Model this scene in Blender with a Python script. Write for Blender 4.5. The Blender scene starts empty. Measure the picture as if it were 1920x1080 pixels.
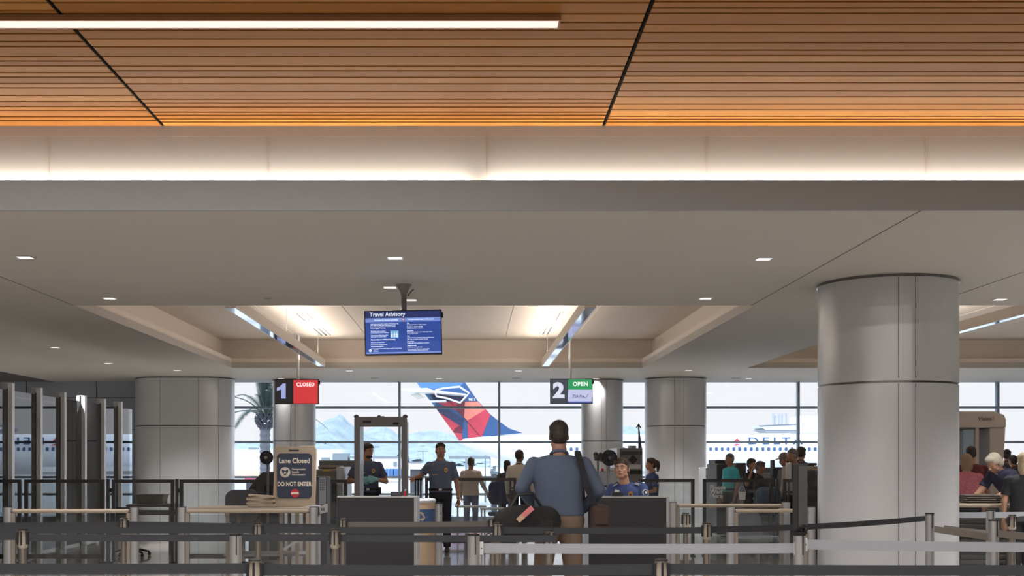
import bpy, bmesh, math, random
from math import sin, cos, pi, radians as R
from mathutils import Vector as V, Matrix as M
random.seed(7)
SC = bpy.context.scene
COL = SC.collection
# ---------------------------------------------------------------- camera
EYE, F, CX, CY = 1.48, 2200.0, 884.0, 867.0        # eye height, focal length in px, vanishing point
cam = bpy.data.objects.new('camera', bpy.data.cameras.new('camera'))
COL.objects.link(cam)
cam.location = (0, 0, EYE); cam.rotation_euler = (pi/2, 0, 0)
cam.data.sensor_width = 36.0; cam.data.lens = F/1920*36.0
cam.data.shift_x = (960-CX)/1920; cam.data.shift_y = (CY-540)/1920
cam.data.clip_start = 0.1; cam.data.clip_end = 6000
SC.camera = cam
# ---------------------------------------------------------------- look
SC.view_settings.view_transform = 'Standard'; SC.view_settings.look = 'None'
SC.view_settings.gamma = 1.0; SC.view_settings.exposure = 0.0
SC.view_settings.use_curve_mapping = False
SC.cycles.use_denoising = True
SC.cycles.max_bounces = 8; SC.cycles.diffuse_bounces = 4; SC.cycles.glossy_bounces = 4
SC.cycles.transparent_max_bounces = 24; SC.cycles.transmission_bounces = 6
SC.cycles.sample_clamp_indirect = 4.0
SC.cycles.caustics_reflective = False; SC.cycles.caustics_refractive = False
# ---------------------------------------------------------------- sky
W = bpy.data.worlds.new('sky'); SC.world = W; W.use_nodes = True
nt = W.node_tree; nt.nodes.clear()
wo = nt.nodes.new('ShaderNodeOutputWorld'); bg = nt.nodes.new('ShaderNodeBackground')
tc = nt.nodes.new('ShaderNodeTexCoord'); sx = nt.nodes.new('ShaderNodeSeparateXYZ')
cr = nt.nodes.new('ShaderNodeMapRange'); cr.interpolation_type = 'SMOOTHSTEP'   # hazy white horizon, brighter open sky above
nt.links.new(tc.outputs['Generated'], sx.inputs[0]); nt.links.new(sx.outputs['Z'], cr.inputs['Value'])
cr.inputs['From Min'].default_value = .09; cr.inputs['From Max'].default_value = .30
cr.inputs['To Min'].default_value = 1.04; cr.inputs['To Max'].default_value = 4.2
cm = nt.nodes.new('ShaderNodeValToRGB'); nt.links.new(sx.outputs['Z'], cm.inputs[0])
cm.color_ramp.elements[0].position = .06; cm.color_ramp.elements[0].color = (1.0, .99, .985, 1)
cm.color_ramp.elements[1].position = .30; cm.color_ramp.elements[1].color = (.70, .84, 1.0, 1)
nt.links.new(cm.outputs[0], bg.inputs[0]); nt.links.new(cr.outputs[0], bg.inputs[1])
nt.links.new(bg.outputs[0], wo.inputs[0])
sun = bpy.data.objects.new('sun', bpy.data.lights.new('sun', 'SUN')); COL.objects.link(sun)
sun.data.energy = 1.0; sun.data.angle = R(1); sun.data.color = (1, .96, .9)
sun.rotation_euler = (R(48), 0, R(-25))

def area(name, loc, sx_, sy_, power, col=(1, 1, 1), rot=(0, 0, 0)):
    l = bpy.data.lights.new(name, 'AREA'); l.shape = 'RECTANGLE'; l.size = sx_; l.size_y = sy_
    l.energy = power; l.color = col
    o = bpy.data.objects.new(name, l); o.location = loc; o.rotation_euler = rot; COL.objects.link(o); return o
def spot(name, loc, power, col, ang=120, blend=.6, rot=(0, 0, 0), r=.06):
    l = bpy.data.lights.new(name, 'SPOT'); l.energy = power; l.color = col
    l.spot_size = R(ang); l.spot_blend = blend; l.shadow_soft_size = r
    o = bpy.data.objects.new(name, l); o.location = loc; o.rotation_euler = rot; COL.objects.link(o); return o
WARM = (1, .89, .78); NEUT = (1, .965, .93)
# added unseen fill lamps above and behind the camera, shaped as rows of linear luminaires
FILL_ROWS = (5.2, 2.6, 0.0, -2.6)
for hy in FILL_ROWS:
    area('hall_fill_light', (0, hy, 4.22), 16, .12, 285, NEUT)
# ================================================================ helpers
def lin(c):
    return tuple((x/12.92 if x <= .04045 else ((x+.055)/1.055)**2.4) for x in [v/255 for v in c[:3]]) + (1,)
_m = {}
def mat(name, rgb, rough=.6, metal=0.0, var=.06, sc=12.0, bump=0.0, emit=0.0, trans=0.0, spec=.5, coat=0.0, stretch=None):
    """procedural principled material: noise-varied colour and optional bump"""
    if name in _m: return _m[name]
    m = bpy.data.materials.new(name); m.use_nodes = True; n = m.node_tree; b = n.nodes['Principled BSDF']
    c = lin(rgb)
    tc = n.nodes.new('ShaderNodeTexCoord'); nz = n.nodes.new('ShaderNodeTexNoise'); nz.inputs['Scale'].default_value = sc
    nz.inputs['Detail'].default_value = 4
    if stretch:
        mp = n.nodes.new('ShaderNodeMapping'); mp.inputs['Scale'].default_value = stretch
        n.links.new(tc.outputs['Object'], mp.inputs[0]); n.links.new(mp.outputs[0], nz.inputs['Vector'])
    else: n.links.new(tc.outputs['Object'], nz.inputs['Vector'])
    mx = n.nodes.new('ShaderNodeMix'); mx.data_type = 'RGBA'
    mx.inputs[6].default_value = tuple(max(0, v*(1-var)) for v in c[:3]) + (1,)
    mx.inputs[7].default_value = tuple(min(1, v*(1+var)) for v in c[:3]) + (1,)
    n.links.new(nz.outputs['Fac'], mx.inputs[0]); n.links.new(mx.outputs[2], b.inputs['Base Color'])
    b.inputs['Roughness'].default_value = rough; b.inputs['Metallic'].default_value = metal
    b.inputs['Specular IOR Level'].default_value = spec; b.inputs['Coat Weight'].default_value = coat
    if emit:
        n.links.new(mx.outputs[2], b.inputs['Emission Color']); b.inputs['Emission Strength'].default_value = emit
    if bump:
        bp = n.nodes.new('ShaderNodeBump'); bp.inputs['Strength'].default_value = bump; bp.inputs['Distance'].default_value = .01
        n.links.new(nz.outputs['Fac'], bp.inputs['Height']); n.links.new(bp.outputs[0], b.inputs['Normal'])
    _m[name] = m; return m
def glassmat(name, tint=(235, 240, 240), refl=.1, rough=.02, dirt=0.0):
    if name in _m: return _m[name]
    m = bpy.data.materials.new(name); m.use_nodes = True; n = m.node_tree; n.nodes.clear()
    o = n.nodes.new('ShaderNodeOutputMaterial'); t = n.nodes.new('ShaderNodeBsdfTransparent'); g = n.nodes.new('ShaderNodeBsdfGlossy')
    fr = n.nodes.new('ShaderNodeFresnel'); fr.inputs['IOR'].default_value = 1.45
    ad = n.nodes.new('ShaderNodeMath'); ad.operation = 'MULTIPLY_ADD'; ad.inputs[1].default_value = 1.0; ad.inputs[2].default_value = refl
    t.inputs[0].default_value = lin(tint); g.inputs['Roughness'].default_value = rough
    mx = n.nodes.new('ShaderNodeMixShader')
    n.links.new(fr.outputs[0], ad.inputs[0]); n.links.new(ad.outputs[0], mx.inputs[0])
    n.links.new(t.outputs[0], mx.inputs[1]); n.links.new(g.outputs[0], mx.inputs[2])
    last = mx
    if dirt:
        d = n.nodes.new('ShaderNodeBsdfDiffuse'); d.inputs[0].default_value = (.8, .85, .9, 1)
        nz = n.nodes.new('ShaderNodeTexNoise'); nz.inputs['Scale'].default_value = 14; nz.inputs['Detail'].default_value = 8
        tc = n.nodes.new('ShaderNodeTexCoord'); n.links.new(tc.outputs['Object'], nz.inputs['Vector'])
        rp = n.nodes.new('ShaderNodeValToRGB'); rp.color_ramp.elements[0].position = .48; rp.color_ramp.elements[1].position = .75
        rp.color_ramp.elements[1].color = (dirt, dirt, dirt, 1)
        n.links.new(nz.outputs['Fac'], rp.inputs[0]); m2 = n.nodes.new('ShaderNodeMixShader')
        n.links.new(rp.outputs[0], m2.inputs[0]); n.links.new(mx.outputs[0], m2.inputs[1]); n.links.new(d.outputs[0], m2.inputs[2]); last = m2
    n.links.new(last.outputs[0], o.inputs[0]); _m[name] = m; return m
def P(px, py, d): return V(((px-CX)*d/F, d, EYE+(CY-py)*d/F))
def X(px, d): return (px-CX)*d/F
def Z(py, d): return EYE+(CY-py)*d/F

_ts = bpy.data.scenes.new('workbench')          # modifiers and lettering are evaluated apart from the big scene, which is quicker
def evald(o):
    _ts.collection.objects.link(o); vl = _ts.view_layers[0]; vl.update(); dg = vl.depsgraph; dg.update()
    me = bpy.data.meshes.new_from_object(o.evaluated_get(dg)); _ts.collection.objects.unlink(o); return me
def B(): return bmesh.new()
def box(bm, c, s, rot=None):
    r = bmesh.ops.create_cube(bm, size=1)['verts']
    m = M.Translation(V(c)) @ (rot.to_4x4() if rot else M.Identity(4)) @ M.Diagonal((s[0], s[1], s[2], 1))
    bmesh.ops.transform(bm, matrix=m, verts=r); return r
def bx(bm, x0, x1, y0, y1, z0, z1): return box(bm, ((x0+x1)/2, (y0+y1)/2, (z0+z1)/2), (abs(x1-x0), abs(y1-y0), abs(z1-z0)))
def frame_of(d):
    d = V(d).normalized(); u = V((0, 0, 1)) if abs(d.z) < .95 else V((1, 0, 0))
    a = d.cross(u).normalized(); return a, d.cross(a).normalized()
def rings(bm, rs, cap=True):
    vs = [[bm.verts.new(p) for p in r] for r in rs]; n = len(vs[0])
    for i in range(len(vs)-1):
        for j in range(n):
            bm.faces.new((vs[i][j], vs[i][(j+1) % n], vs[i+1][(j+1) % n], vs[i+1][j]))
    if cap:
        bm.faces.new(vs[0][::-1]); bm.faces.new(vs[-1])
    return vs
def cyl(bm, p0, p1, r0, r1=None, n=20):
    r1 = r0 if r1 is None else r1; p0, p1 = V(p0), V(p1); a, b = frame_of(p1-p0)
    rings(bm, [[p+(a*cos(2*pi*k/n)+b*sin(2*pi*k/n))*r for k in range(n)] for p, r in ((p0, r0), (p1, r1))])
def tube(bm, pts, r, n=10):
    pts = [V(p) for p in pts]; rs = []; pa = None
    for i, p in enumerate(pts):
        d = (pts[min(i+1, len(pts)-1)]-pts[max(i-1, 0)]).normalized()
        if pa is None: a, b = frame_of(d)
        else: b = d.cross(pa).normalized(); a = b.cross(d).normalized()
        pa = a; rr = r[i] if isinstance(r, (list, tuple)) else r
        rs.append([p+(a*cos(2*pi*k/n)+b*sin(2*pi*k/n))*rr for k in range(n)])
    rings(bm, rs)
def lathe(bm, prof, c=(0, 0, 0), n=32):
    c = V(c); rings(bm, [[c+V((cos(2*pi*k/n)*max(r, 1e-4), sin(2*pi*k/n)*max(r, 1e-4), z)) for k in range(n)] for r, z in prof])
def ell(bm, c, r, rot=None, u=16, v=10):
    c = V(c); rs = []
    for i in range(1, v):
        ph = pi*i/v; q = []
        for k in range(u):
            th = 2*pi*k/u; p = V((r[0]*sin(ph)*cos(th), r[1]*sin(ph)*sin(th), r[2]*cos(ph))); q.append(c+(rot @ p if rot else p))
        rs.append(q)
    vs = rings(bm, rs, cap=False)
    for row, zz in ((vs[0], r[2]), (vs[-1], -r[2])):
        p = V((0, 0, zz)); a = bm.verts.new(c+(rot @ p if rot else p))
        for k in range(u):
            f = (row[k], row[(k+1) % u], a); bm.faces.new(f if zz < 0 else f[::-1])
def capsule(bm, p0, p1, r0, r1, n=14):
    p0, p1 = V(p0), V(p1)
    if (p1-p0).length < 1e-5: p1 = p0+V((0, 0, 1e-3))
    cyl(bm, p0, p1, r0, r1, n); ell(bm, p0, (r0,)*3, u=n, v=8); ell(bm, p1, (r1,)*3, u=n, v=8)
def prism(bm, pts, y0, y1, plane='xz'):
    """closed outline extruded: pts (x,z) along y, or (x,y) along z, or (y,z) along x"""
    f = {'xz': lambda p, t: (p[0], t, p[1]), 'xy': lambda p, t: (p[0], p[1], t), 'yz': lambda p, t: (t, p[0], p[1])}[plane]
    n = len(pts); a = [bm.verts.new(f(p, y0)) for p in pts]; b = [bm.verts.new(f(p, y1)) for p in pts]
    bm.faces.new(a); bm.faces.new(b[::-1])
    for i in range(n): bm.faces.new((a[i], b[i], b[(i+1) % n], a[(i+1) % n]))
def rrect(x0, x1, z0, z1, r, n=6):
    o = []
    for cx, cz, a0 in ((x1-r, z1-r, 0), (x0+r, z1-r, 90), (x0+r, z0+r, 180), (x1-r, z0+r, 270)):
        for k in range(n+1):
            a = R(a0+90*k/n); o.append((cx+r*cos(a), cz+r*sin(a)))
    return o
def circ(cx, cz, r, n=32): return [(cx+r*cos(2*pi*k/n), cz+r*sin(2*pi*k/n)) for k in range(n)]

def mk(name, bm, m, parent=None, smooth=False, bevel=0, world=True, kind=None, label=None):
    bmesh.ops.recalc_face_normals(bm, faces=bm.faces)
    me = bpy.data.meshes.new(name); bm.to_mesh(me); bm.free()
    if smooth:
        for p in me.polygons: p.use_smooth = True
    o = bpy.data.objects.new(name, me); COL.objects.link(o)
    for mm in (m if isinstance(m, (list, tuple)) else [m]): me.materials.append(mm)
    if smooth:
        me.set_sharp_from_angle(angle=R(40))
    if bevel:
        b = o.modifiers.new('bevel', 'BEVEL'); b.width = bevel; b.segments = 2; b.limit_method = 'ANGLE'; b.angle_limit = R(40)
    if parent:
        o.parent = parent
        if world: o.matrix_parent_inverse = parent.matrix_basis.inverted()   # geometry given in world space
    if kind: o['kind'] = kind
    if label: o['label'] = label
    return o
def thing(name, label, cat, loc=(0, 0, 0), rz=0, group=None):
    o = bpy.data.objects.new(name, None); COL.objects.link(o); o.empty_display_size = .1
    o.location = loc; o.rotation_euler = (0, 0, rz); o['label'] = label; o['category'] = cat
    if group: o['group'] = group
    return o
def tag(o, label, cat, group=None, kind=None):
    o['label'] = label; o['category'] = cat
    if group: o['group'] = group
    if kind: o['kind'] = kind
    return o
def struct(o): o['kind'] = 'structure'; return o
def copy_tree(o, parent=None):
    c = o.copy(); COL.objects.link(c)
    if parent: c.parent = parent
    for ch in list(o.children): copy_tree(ch, c)
    return c
def text(body, size, m, parent, loc, rot=(pi/2, 0, 0), name='lettering', ext=.0015, bold=0.0, align='CENTER', world=False, sx=1.0, shear=0.0, spc=1.0, kind=None):
    cu = bpy.data.curves.new(name, 'FONT'); cu.body = body; cu.size = size; cu.extrude = ext; cu.offset = bold
    cu.align_x = align; cu.align_y = 'CENTER'; cu.shear = shear; cu.space_character = spc; cu.resolution_u = 3
    t = bpy.data.objects.new(name, cu)
    me = evald(t)
    bpy.data.objects.remove(t); bpy.data.curves.remove(cu)
    me.materials.clear(); me.materials.append(m); me.name = name
    o = bpy.data.objects.new(name, me); COL.objects.link(o)
    o.location = loc; o.rotation_euler = rot; o.scale = (sx, 1, 1)
    if parent:
        o.parent = parent
        if world: o.matrix_parent_inverse = parent.matrix_basis.inverted()
    return o
# ---------------------------------------------------------------- shared materials
m_white = mat('white_plaster', (196, 190, 184), .75, var=.02, sc=3)
m_soffit = mat('soffit_plaster', (188, 182, 174), .7, var=.03, sc=2, stretch=(.15, 3, 1))
m_tray = mat('tray_plaster', (222, 210, 198), .7, var=.02, sc=2)
m_fascia = mat('grey_fascia', (135, 137, 139), .6, var=.02, sc=2)
m_trimg = mat('grey_trim', (148, 144, 142), .6, var=.03)
m_darkwall = mat('charcoal_panel', (150, 155, 166), .5, var=.05, sc=2)
m_wall = mat('hall_wall', (170, 164, 156), .8, var=.03, sc=2)
m_black = mat('black_plastic', (24, 24, 27), .45, var=.1)
m_belt = mat('black_webbing', (46, 48, 53), .75, var=.12, sc=160, bump=.2)
m_beltg = mat('grey_webbing', (150, 153, 160), .6, var=.05, sc=120)
m_beltt = mat('taupe_webbing', (112, 105, 98), .7, var=.05, sc=120)
m_chrome = mat('brushed_chrome', (190, 182, 172), .22, 1.0, var=.08, sc=30, stretch=(1, 1, .05))
m_alu = mat('satin_aluminium', (196, 196, 198), .33, .85, var=.05, sc=30, stretch=(1, 1, .05))
m_aluw = mat('white_aluminium', (215, 215, 216), .35, .4, var=.03)
m_mull = mat('mullion_metal', (132, 146, 160), .5, .3, var=.05)
m_colm = mat('column_panel', (200, 201, 204), .3, .25, var=.03, sc=2)
m_ring = mat('column_ring', (120, 118, 116), .25, .9, var=.05)
m_joint = mat('dark_joint', (40, 38, 38), .8, var=.05)  # dark grey of the wall panel joints
m_glass = glassmat('window_glass', (250, 252, 255), .0)
m_scr = glassmat('screen_glass', (244, 247, 248), .03, .03, dirt=.035)
m_scr2 = glassmat('partition_glass', (238, 243, 245), .07, .01)
m_frame = mat('dark_frame', (62, 60, 60), .5, .2, var=.06)
m_beige = mat('beige_rail', (160, 145, 128), .5, var=.05)
# ================================================================ the room
ZC, ZT, ZW = 3.5, 4.12, 4.27       # main soffit, tray ceiling, timber ceiling
YF, YB = 9.4, 29.4                 # soffit front edge, window wall
XL, XR = -16.0, 18.2
b = B(); bx(b, XL, XR, -10, YB+.3, -.2, 0)
m_floor = mat('polished_floor', (182, 180, 176), .09, var=.06, sc=1.5, spec=.8)
struct(mk('floor', b, m_floor))
# --- main soffit: strips around the two light trays
T1 = (-5.12, 3.65, 15.1, 25.1); T2 = (5.9, 14.6, 15.1, 25.1)
b = B(); z1 = ZC+.12
bx(b, -10.45, XR, YF+.02, T1[2], ZC, z1); bx(b, -10.45, XR, T1[3], YB, ZC, z1)
bx(b, -10.45, T1[0], T1[2], T1[3], ZC, z1); bx(b, T1[1], T2[0], T1[2], T1[3], ZC, z1); bx(b, T2[1], XR, T1[2], T1[3], ZC, z1)
struct(mk('ceiling', b, m_soffit))
b = B(); bx(b, XL, -10.46, YF+.02, YB, ZC, z1); struct(mk('ceiling', b, mat('dark_soffit', (84, 78, 76), .7)))
b = B()
for x in (3.6, 5.85): box(b, (x, 12.25, ZC-.001), (.008, 5.7, .004))
box(b, (-5.12, 12.25, ZC-.001), (.007, 5.7, .004))
struct(mk('trim_1', b, mat('soffit_joint', (96, 88, 82), .8)))
for i, (a0, a1, c0, c1) in enumerate((T1, T2)):
    s = .26; b = B(); t = .04
    # lip
    bx(b, a0-t, a0, c0-t, c1+t, z1, 3.705); bx(b, a1, a1+t, c0-t, c1+t, z1, 3.705)
    bx(b, a0, a1, c0-t, c0, z1, 3.705); bx(b, a0, a1, c1, c1+t, z1, 3.705)
    # ledge
    bx(b, a0-s, a0-t, c0-s, c1+s, 3.665, 3.705); bx(b, a1+t, a1+s, c0-s, c1+s, 3.665, 3.705)
    bx(b, a0-s, a1+s, c0-s, c0-t, 3.665, 3.705); bx(b, a0-s, a1+s, c1+t, c1+s, 3.665, 3.705)
    # upper sides
    bx(b, a0-s-t, a0-s, c0-s, c1+s, 3.665, ZT); bx(b, a1+s, a1+s+t, c0-s, c1+s, 3.665, ZT)
    bx(b, a0-s, a1+s, c0-s-t, c0-s, 3.665, ZT); bx(b, a0-s, a1+s, c1+s, c1+s+t, 3.665, ZT)
    struct(mk('ceiling', b, m_tray))
    b = B(); bx(b, a0-s-t, a1+s+t, c0-s-t, c1+s+t, ZT, ZT+.05)
    for k in range(1, 6):
        x = a0+(a1-a0)*k/6; box(b, (x, (c0+c1)/2, ZT-.003), (.02, c1-c0+.4, .006))
    struct(mk('ceiling', b, m_tray))
# --- front fascia, cove wall, roof
def fas(x): return 0
b = B(); bx(b, XL, XR, YF, YF+.02, ZC, 3.74); bx(b, XL, XR, YF+.02, 9.76, ZC+.12, ZC+.14)
struct(mk('wall_fascia', b, m_fascia))
b = B(); bx(b, XL, XR, 9.74, 9.8, 3.62, 4.19); struct(mk('wall_cove', b, mat('cove_paint', (142, 140, 138), .7, var=.02)))
b = B(); bx(b, XL, XR, 9.7385, 9.8, 4.185, ZW+.02); struct(mk('trim_2', b, m_trimg))
b = B()
for k in range(-6, 8):
    x = X(914, 9.72)+1.82*k; box(b, (x, 9.739, 3.9), (.006, .004, .57))
struct(mk('trim_3', b, mat('cove_joint', (150, 138, 126), .8)))
b = B(); bx(b, XL-.2, XR+.2, -10.2, YB+.5, 4.75, 4.95); struct(mk('ceiling', b, m_darkwall))
# --- timber ceiling: planks of mixed width, three panel modules across
m_wood = mat('cedar_plank', (186, 122, 66), .42, var=.30, sc=2.5, stretch=(.25, 9, 3), bump=.1)
m_woodd = mat('gap_shade', (10, 7, 6), .95, spec=.1)  # near-black backing colour deepens the shade in the plank gaps
def yd(y): return 2.79*F/(CY-y)
gm = [5, 26, 42, 57, 73, 88, 106, 124, 132.5, 145, 157, 171.5, 186, 193, 201, 210.5, 216, 223, 229]
gr = [3, 15, 25, 46, 61, 80, 94, 104, 117, 134.5, 142.5, 155, 170.5, 181.5, 195.5, 206, 218, 223.5, 229]
gl = [5, 20, 26, 40, 63, 78, 87.5, 106, 114.5, 123.5, 136, 144.5, 156.5, 164.5, 179, 190, 200, 207, 219, 226]
xj = [-.9165*2.79, .3925*2.79]
mods = [(xj[0]-3.64*3, xj[0]-3.64*2, gl), (xj[0]-3.64*2, xj[0]-3.64, gm), (xj[0]-3.64, xj[0], gl), (xj[0], xj[1], gm), (xj[1], xj[1]+3.64, gr), (xj[1]+3.64, xj[1]+7.28, gl), (xj[1]+7.28, xj[1]+10.92, gm)]
woods = []
for i in range(4):
    c = [(156, 104, 46), (143, 92, 40), (165, 113, 55), (148, 96, 43)][i]
    woods.append(mat('cedar_plank_%s' % 'abcd'[i], c, .55, spec=.2, var=.22, sc=2.2, stretch=(.25, 8+i, 3), bump=.1))
for x0, x1, g in mods:
    ys = [9.745]+[yd(v) for v in reversed(g)]
    y = ys[-1]
    while y > -9.6: y -= random.choice((.09, .12, .16, .2)); ys.append(y)
    b = B()
    for k in range(len(ys)-1):
        n0 = len(b.faces); bx(b, x0+.014, x1-.014, ys[k+1]+.013, ys[k]-.013, ZW, ZW+.05)
        b.faces.ensure_lookup_table(); mi = random.randrange(4)
        for f in b.faces[n0:]: f.material_index = mi
    struct(mk('ceiling', b, woods))
b = B(); bx(b, XL, XR, -10, 9.8, ZW+.1, ZW+.12)
for x in [m[0] for m in mods]: bx(b, x-.006, x+.006, -9.9, 9.71, ZW-.004, ZW+.09)
struct(mk('ceiling', b, m_woodd))
# --- walls
b = B(); bx(b, XL-.2, XL, -10, YB+.3, 0, 4.75); struct(mk('wall_left', b, m_wall))
b = B(); bx(b, XR, XR+.2, -10, YB+.3, 0, 4.75); struct(mk('wall_right', b, m_wall))
b = B(); bx(b, XL, XR, -10.2, -10, 0, 4.75); struct(mk('wall_back', b, m_wall))
b = B(); bx(b, XL, -6.8, YB, YB+.25, 0, 3.62)
struct(mk('wall_front', b, m_darkwall))
b = B()
for x in (-11.15, -9.4, -7.6): box(b, (x, YB-.003, 1.75), (.012, .008, 3.5))
for z in (2.3, 3.1): box(b, (-9.5, YB-.003, z), (5.4, .008, .012))
struct(mk('trim_4', b, m_joint))
b = B(); bx(b, -6.8, XR, YB, YB+.3, ZC, 4.75); struct(mk('wall_head', b, m_wall))
b = B(); bx(b, -6.8, XR, YB-.02, YB+.3, 0, .12); struct(mk('trim_5', b, m_mull))
# --- curtain wall bays, 2.5 m each
x0 = X(749, YB)
for n, k in enumerate(range(-2, 8)):
    xa, xb = x0+2.5*k, x0+2.5*(k+1)
    e = bpy.data.objects.new('window_%d' % (n+1), None); COL.objects.link(e); e.location = (xa, YB, 0); e['kind'] = 'structure'
    b = B(); bx(b, xa-.028, xa+.028, YB-.02, YB+.12, .12, ZC)
    if k == 7: bx(b, xb-.028, xb+.0, YB-.02, YB+.12, .12, ZC)
    for z in (2.857, 1.988, 1.11, .68): bx(b, xa+.028, xb-.028, YB, YB+.1, z-.028, z+.028)
    o = mk('window_frame', b, m_mull, e); o['kind'] = 'structure'
    b = B(); bx(b, xa+.028, xb-.028, YB+.045, YB+.055, .12, ZC); o = mk('glass_pane', b, m_glass, e); o['kind'] = 'structure'
# --- clad columns
def stadium(cx, cy, r, w, n=40):
    o = []
    for k in range(n+1): a = -pi/2+pi*k/n; o.append((cx+w/2+r*cos(a), cy+r*sin(a)))
    for k in range(n+1): a = pi/2+pi*k/n; o.append((cx-w/2+r*cos(a), cy+r*sin(a)))
    return o
def clad_column(label, cx, cy, r, w, strips, ztop=ZC, zs=None):
    t = thing('column', label, 'column', (cx, cy, 0))
    zs = zs or 2.345
    b = B(); prism(b, stadium(cx, cy, r, w), 0, zs-.012, 'xy'); prism(b, stadium(cx, cy, r, w), zs+.012, ztop-.03, 'xy')
    mk('cladding', b, m_colm, t, smooth=True)
    b = B(); prism(b, stadium(cx, cy, r-.012, w), zs-.012, zs+.012, 'xy'); mk('joint_ring', b, m_ring, t, smooth=True)
    b = B(); prism(b, stadium(cx, cy, r+.012, w), ztop-.03, ztop-.002, 'xy'); mk('top_ring', b, m_ring, t, smooth=True)
    b = B()
    for px, d in strips:          # vertical panel joints, found by their bearing from the photo's viewpoint
        x = X(px, cy-r); u = x-cx; dx = max(0, abs(u)-w/2)*(1 if u > 0 else -1)
        if abs(dx) < r:
            for _ in range(6):
                yy = cy-math.sqrt(max(1e-6, r*r-dx*dx)); x = X(px, yy); u = x-cx; dx = max(0, abs(u)-w/2)*(1 if u > 0 else -1); dx = max(-r*.99, min(r*.99, dx))
            box(b, (x, yy, (zs-.012)/2), (.007, .006, zs-.03)); box(b, (x, yy, (zs+ztop)/2), (.007, .006, ztop-zs-.07))
    mk('panel_joint', b, mat('panel_joint_grey', (66, 64, 64), .8), t)
    return t
clad_column('large round silver clad column in the right foreground', 4.70, 13.27, .755, 0, [(1685, 0), (1717, 0)])
clad_column('round silver clad column behind the seated woman officer', 4.92, 28.3, .735, 0, [(1265, 0), (1282, 0)])
clad_column('wide oblong pale column beside the glass partition on the left', -6.9, 28.3, .75, .86, [(300, 0), (372, 0), (410, 0)])
clad_column('narrow grey column against the window wall under sign 1', X(552, 28.75), 28.75, .52, 0, [(545, 0), (553, 0)], zs=Z(827, 28.5))
clad_column('narrow grey column against the window wall beside sign 2', X(1129, 28.75), 28.75, .51, 0, [(1128, 0), (1137, 0)], zs=Z(827, 28.5))
# ================================================================ luminaires
m_lamp = mat('lamp_diffuser', (255, 244, 232), .5, emit=1.3, var=.01)
m_lampn = mat('linear_diffuser', (238, 226, 216), .5, emit=.85, var=.01)
def linear(label, xa, xb, y, zt, w=.13):
    t = thing('linear_ceiling_light', label, 'ceiling light', ((xa+xb)/2, y, zt))
    zb = 4.235
    b = B(); bx(b, xa, xb, y-w/2-.012, y-w/2, zb-.004, ZW-.002); bx(b, xa, xb, y+w/2, y+w/2+.012, zb-.004, ZW-.002)
    bx(b, xb, xb+.012, y-w/2-.012, y+w/2+.012, zb-.004, ZW-.002); bx(b, xa-.012, xa, y-w/2-.012, y+w/2+.012, zb-.004, ZW-.002)
    bx(b, xa, xb, y-w/2, y+w/2, zb+.02, ZW-.002)
    mk('housing', b, mat('timber_housing', (140, 96, 62), .5, var=.15), t)
    b = B(); bx(b, xa, xb, y-w/2, y+w/2, zb, zb+.012); mk('diffuser', b, m_lampn, t)
    return t
linear('long white linear light set across the timber ceiling', -9.4, X(1047, 7.35), 7.378, ZW)
area('linear_light', ((-9.4+.54)/2, 7.378, 4.225), 9.6, .12, 150, NEUT)
for hy, w in zip(FILL_ROWS, ('first', 'second', 'third', 'fourth')):
    linear('added unseen linear light of the %s row behind the visible ceiling light' % w, -8, 8, hy, ZW)
# square downlights in the soffit (px, py of their centres give the spot on the ceiling)
spots = [(47, 482), (741, 483), (1432, 485), (205, 559), (731, 538), (770, 562), (1323, 559), (1875, 561), (103, 651), (203, 681), (332, 694),
         (655, 695), (972, 695), (1291, 694), (527, 709.5), (823, 709.5), (1117, 709.5), (1404, 709.5), (1700, 700)]
names = ['nearest on the left', 'nearest in the middle above the advisory screen', 'nearest on the right', 'second on the left just before the light tray',
         'behind the left of the screen mount', 'behind the right of the screen mount', 'second on the right just before the light tray', 'right of the large column',
         'far left of the wide column', 'third left of the wide column', 'just above the wide oblong column', 'beyond the tray left of its middle', 'beyond the tray under its middle',
         'just above the column behind the woman officer', 'above the red closed sign', 'above the aircraft tail', 'above the green open sign', 'above the aircraft fuselage', 'hidden behind the large column']
dl = thing('downlight', '', 'downlight', (0, 0, ZC), 0, 'square downlights in the soffit')
b = B(); s = .068
for a in (-1, 1):
    box(b, (a*(s+.006), 0, -.002), (.012, 2*s+.024, .006)); box(b, (0, a*(s+.006), -.002), (2*s, .012, .006))
mk('trim_ring', b, m_aluw, dl, world=False)
b = B(); box(b, (0, 0, -.002), (2*s, 2*s, .003)); mk('lens', b, m_lamp, dl, world=False)
for i, ((px, py), nm) in enumerate(zip(spots, names)):
    d = (ZC-EYE)*F/(CY-py); x = X(px, d)
    o = dl if i == 0 else copy_tree(dl)
    o.location = (x, d, ZC-.002); o['label'] = 'small square lit downlight, '+nm
    spot('downlight_lamp', (x, d, ZC-.03), (260 if d > 27.5 else 640 if d > 19 else 300), (1, .96, .93), 104, 1.0)
for k, (xx, yy) in enumerate(((-13, 16), (-13, 21), (-13, 26.5), (11.5, 28.2), (16.3, 20), (7.2, 11.6), (10.8, 11.6), (10.8, 14.2))):  # added downlights out of view, to brighten the side wall and large column
    o = copy_tree(dl); o.location = (xx, yy, ZC-.002)
    o['label'] = 'added small square downlight outside the view, ' + ('left side near', 'left side middle', 'left side far', 'right side far', 'right side middle', 'right side front row', 'right side front row outer', 'right side second row')[k]
    spot('downlight_lamp', (xx, yy, ZC-.03), 800, (1, .98, .97), 120, 1.0)
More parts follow.
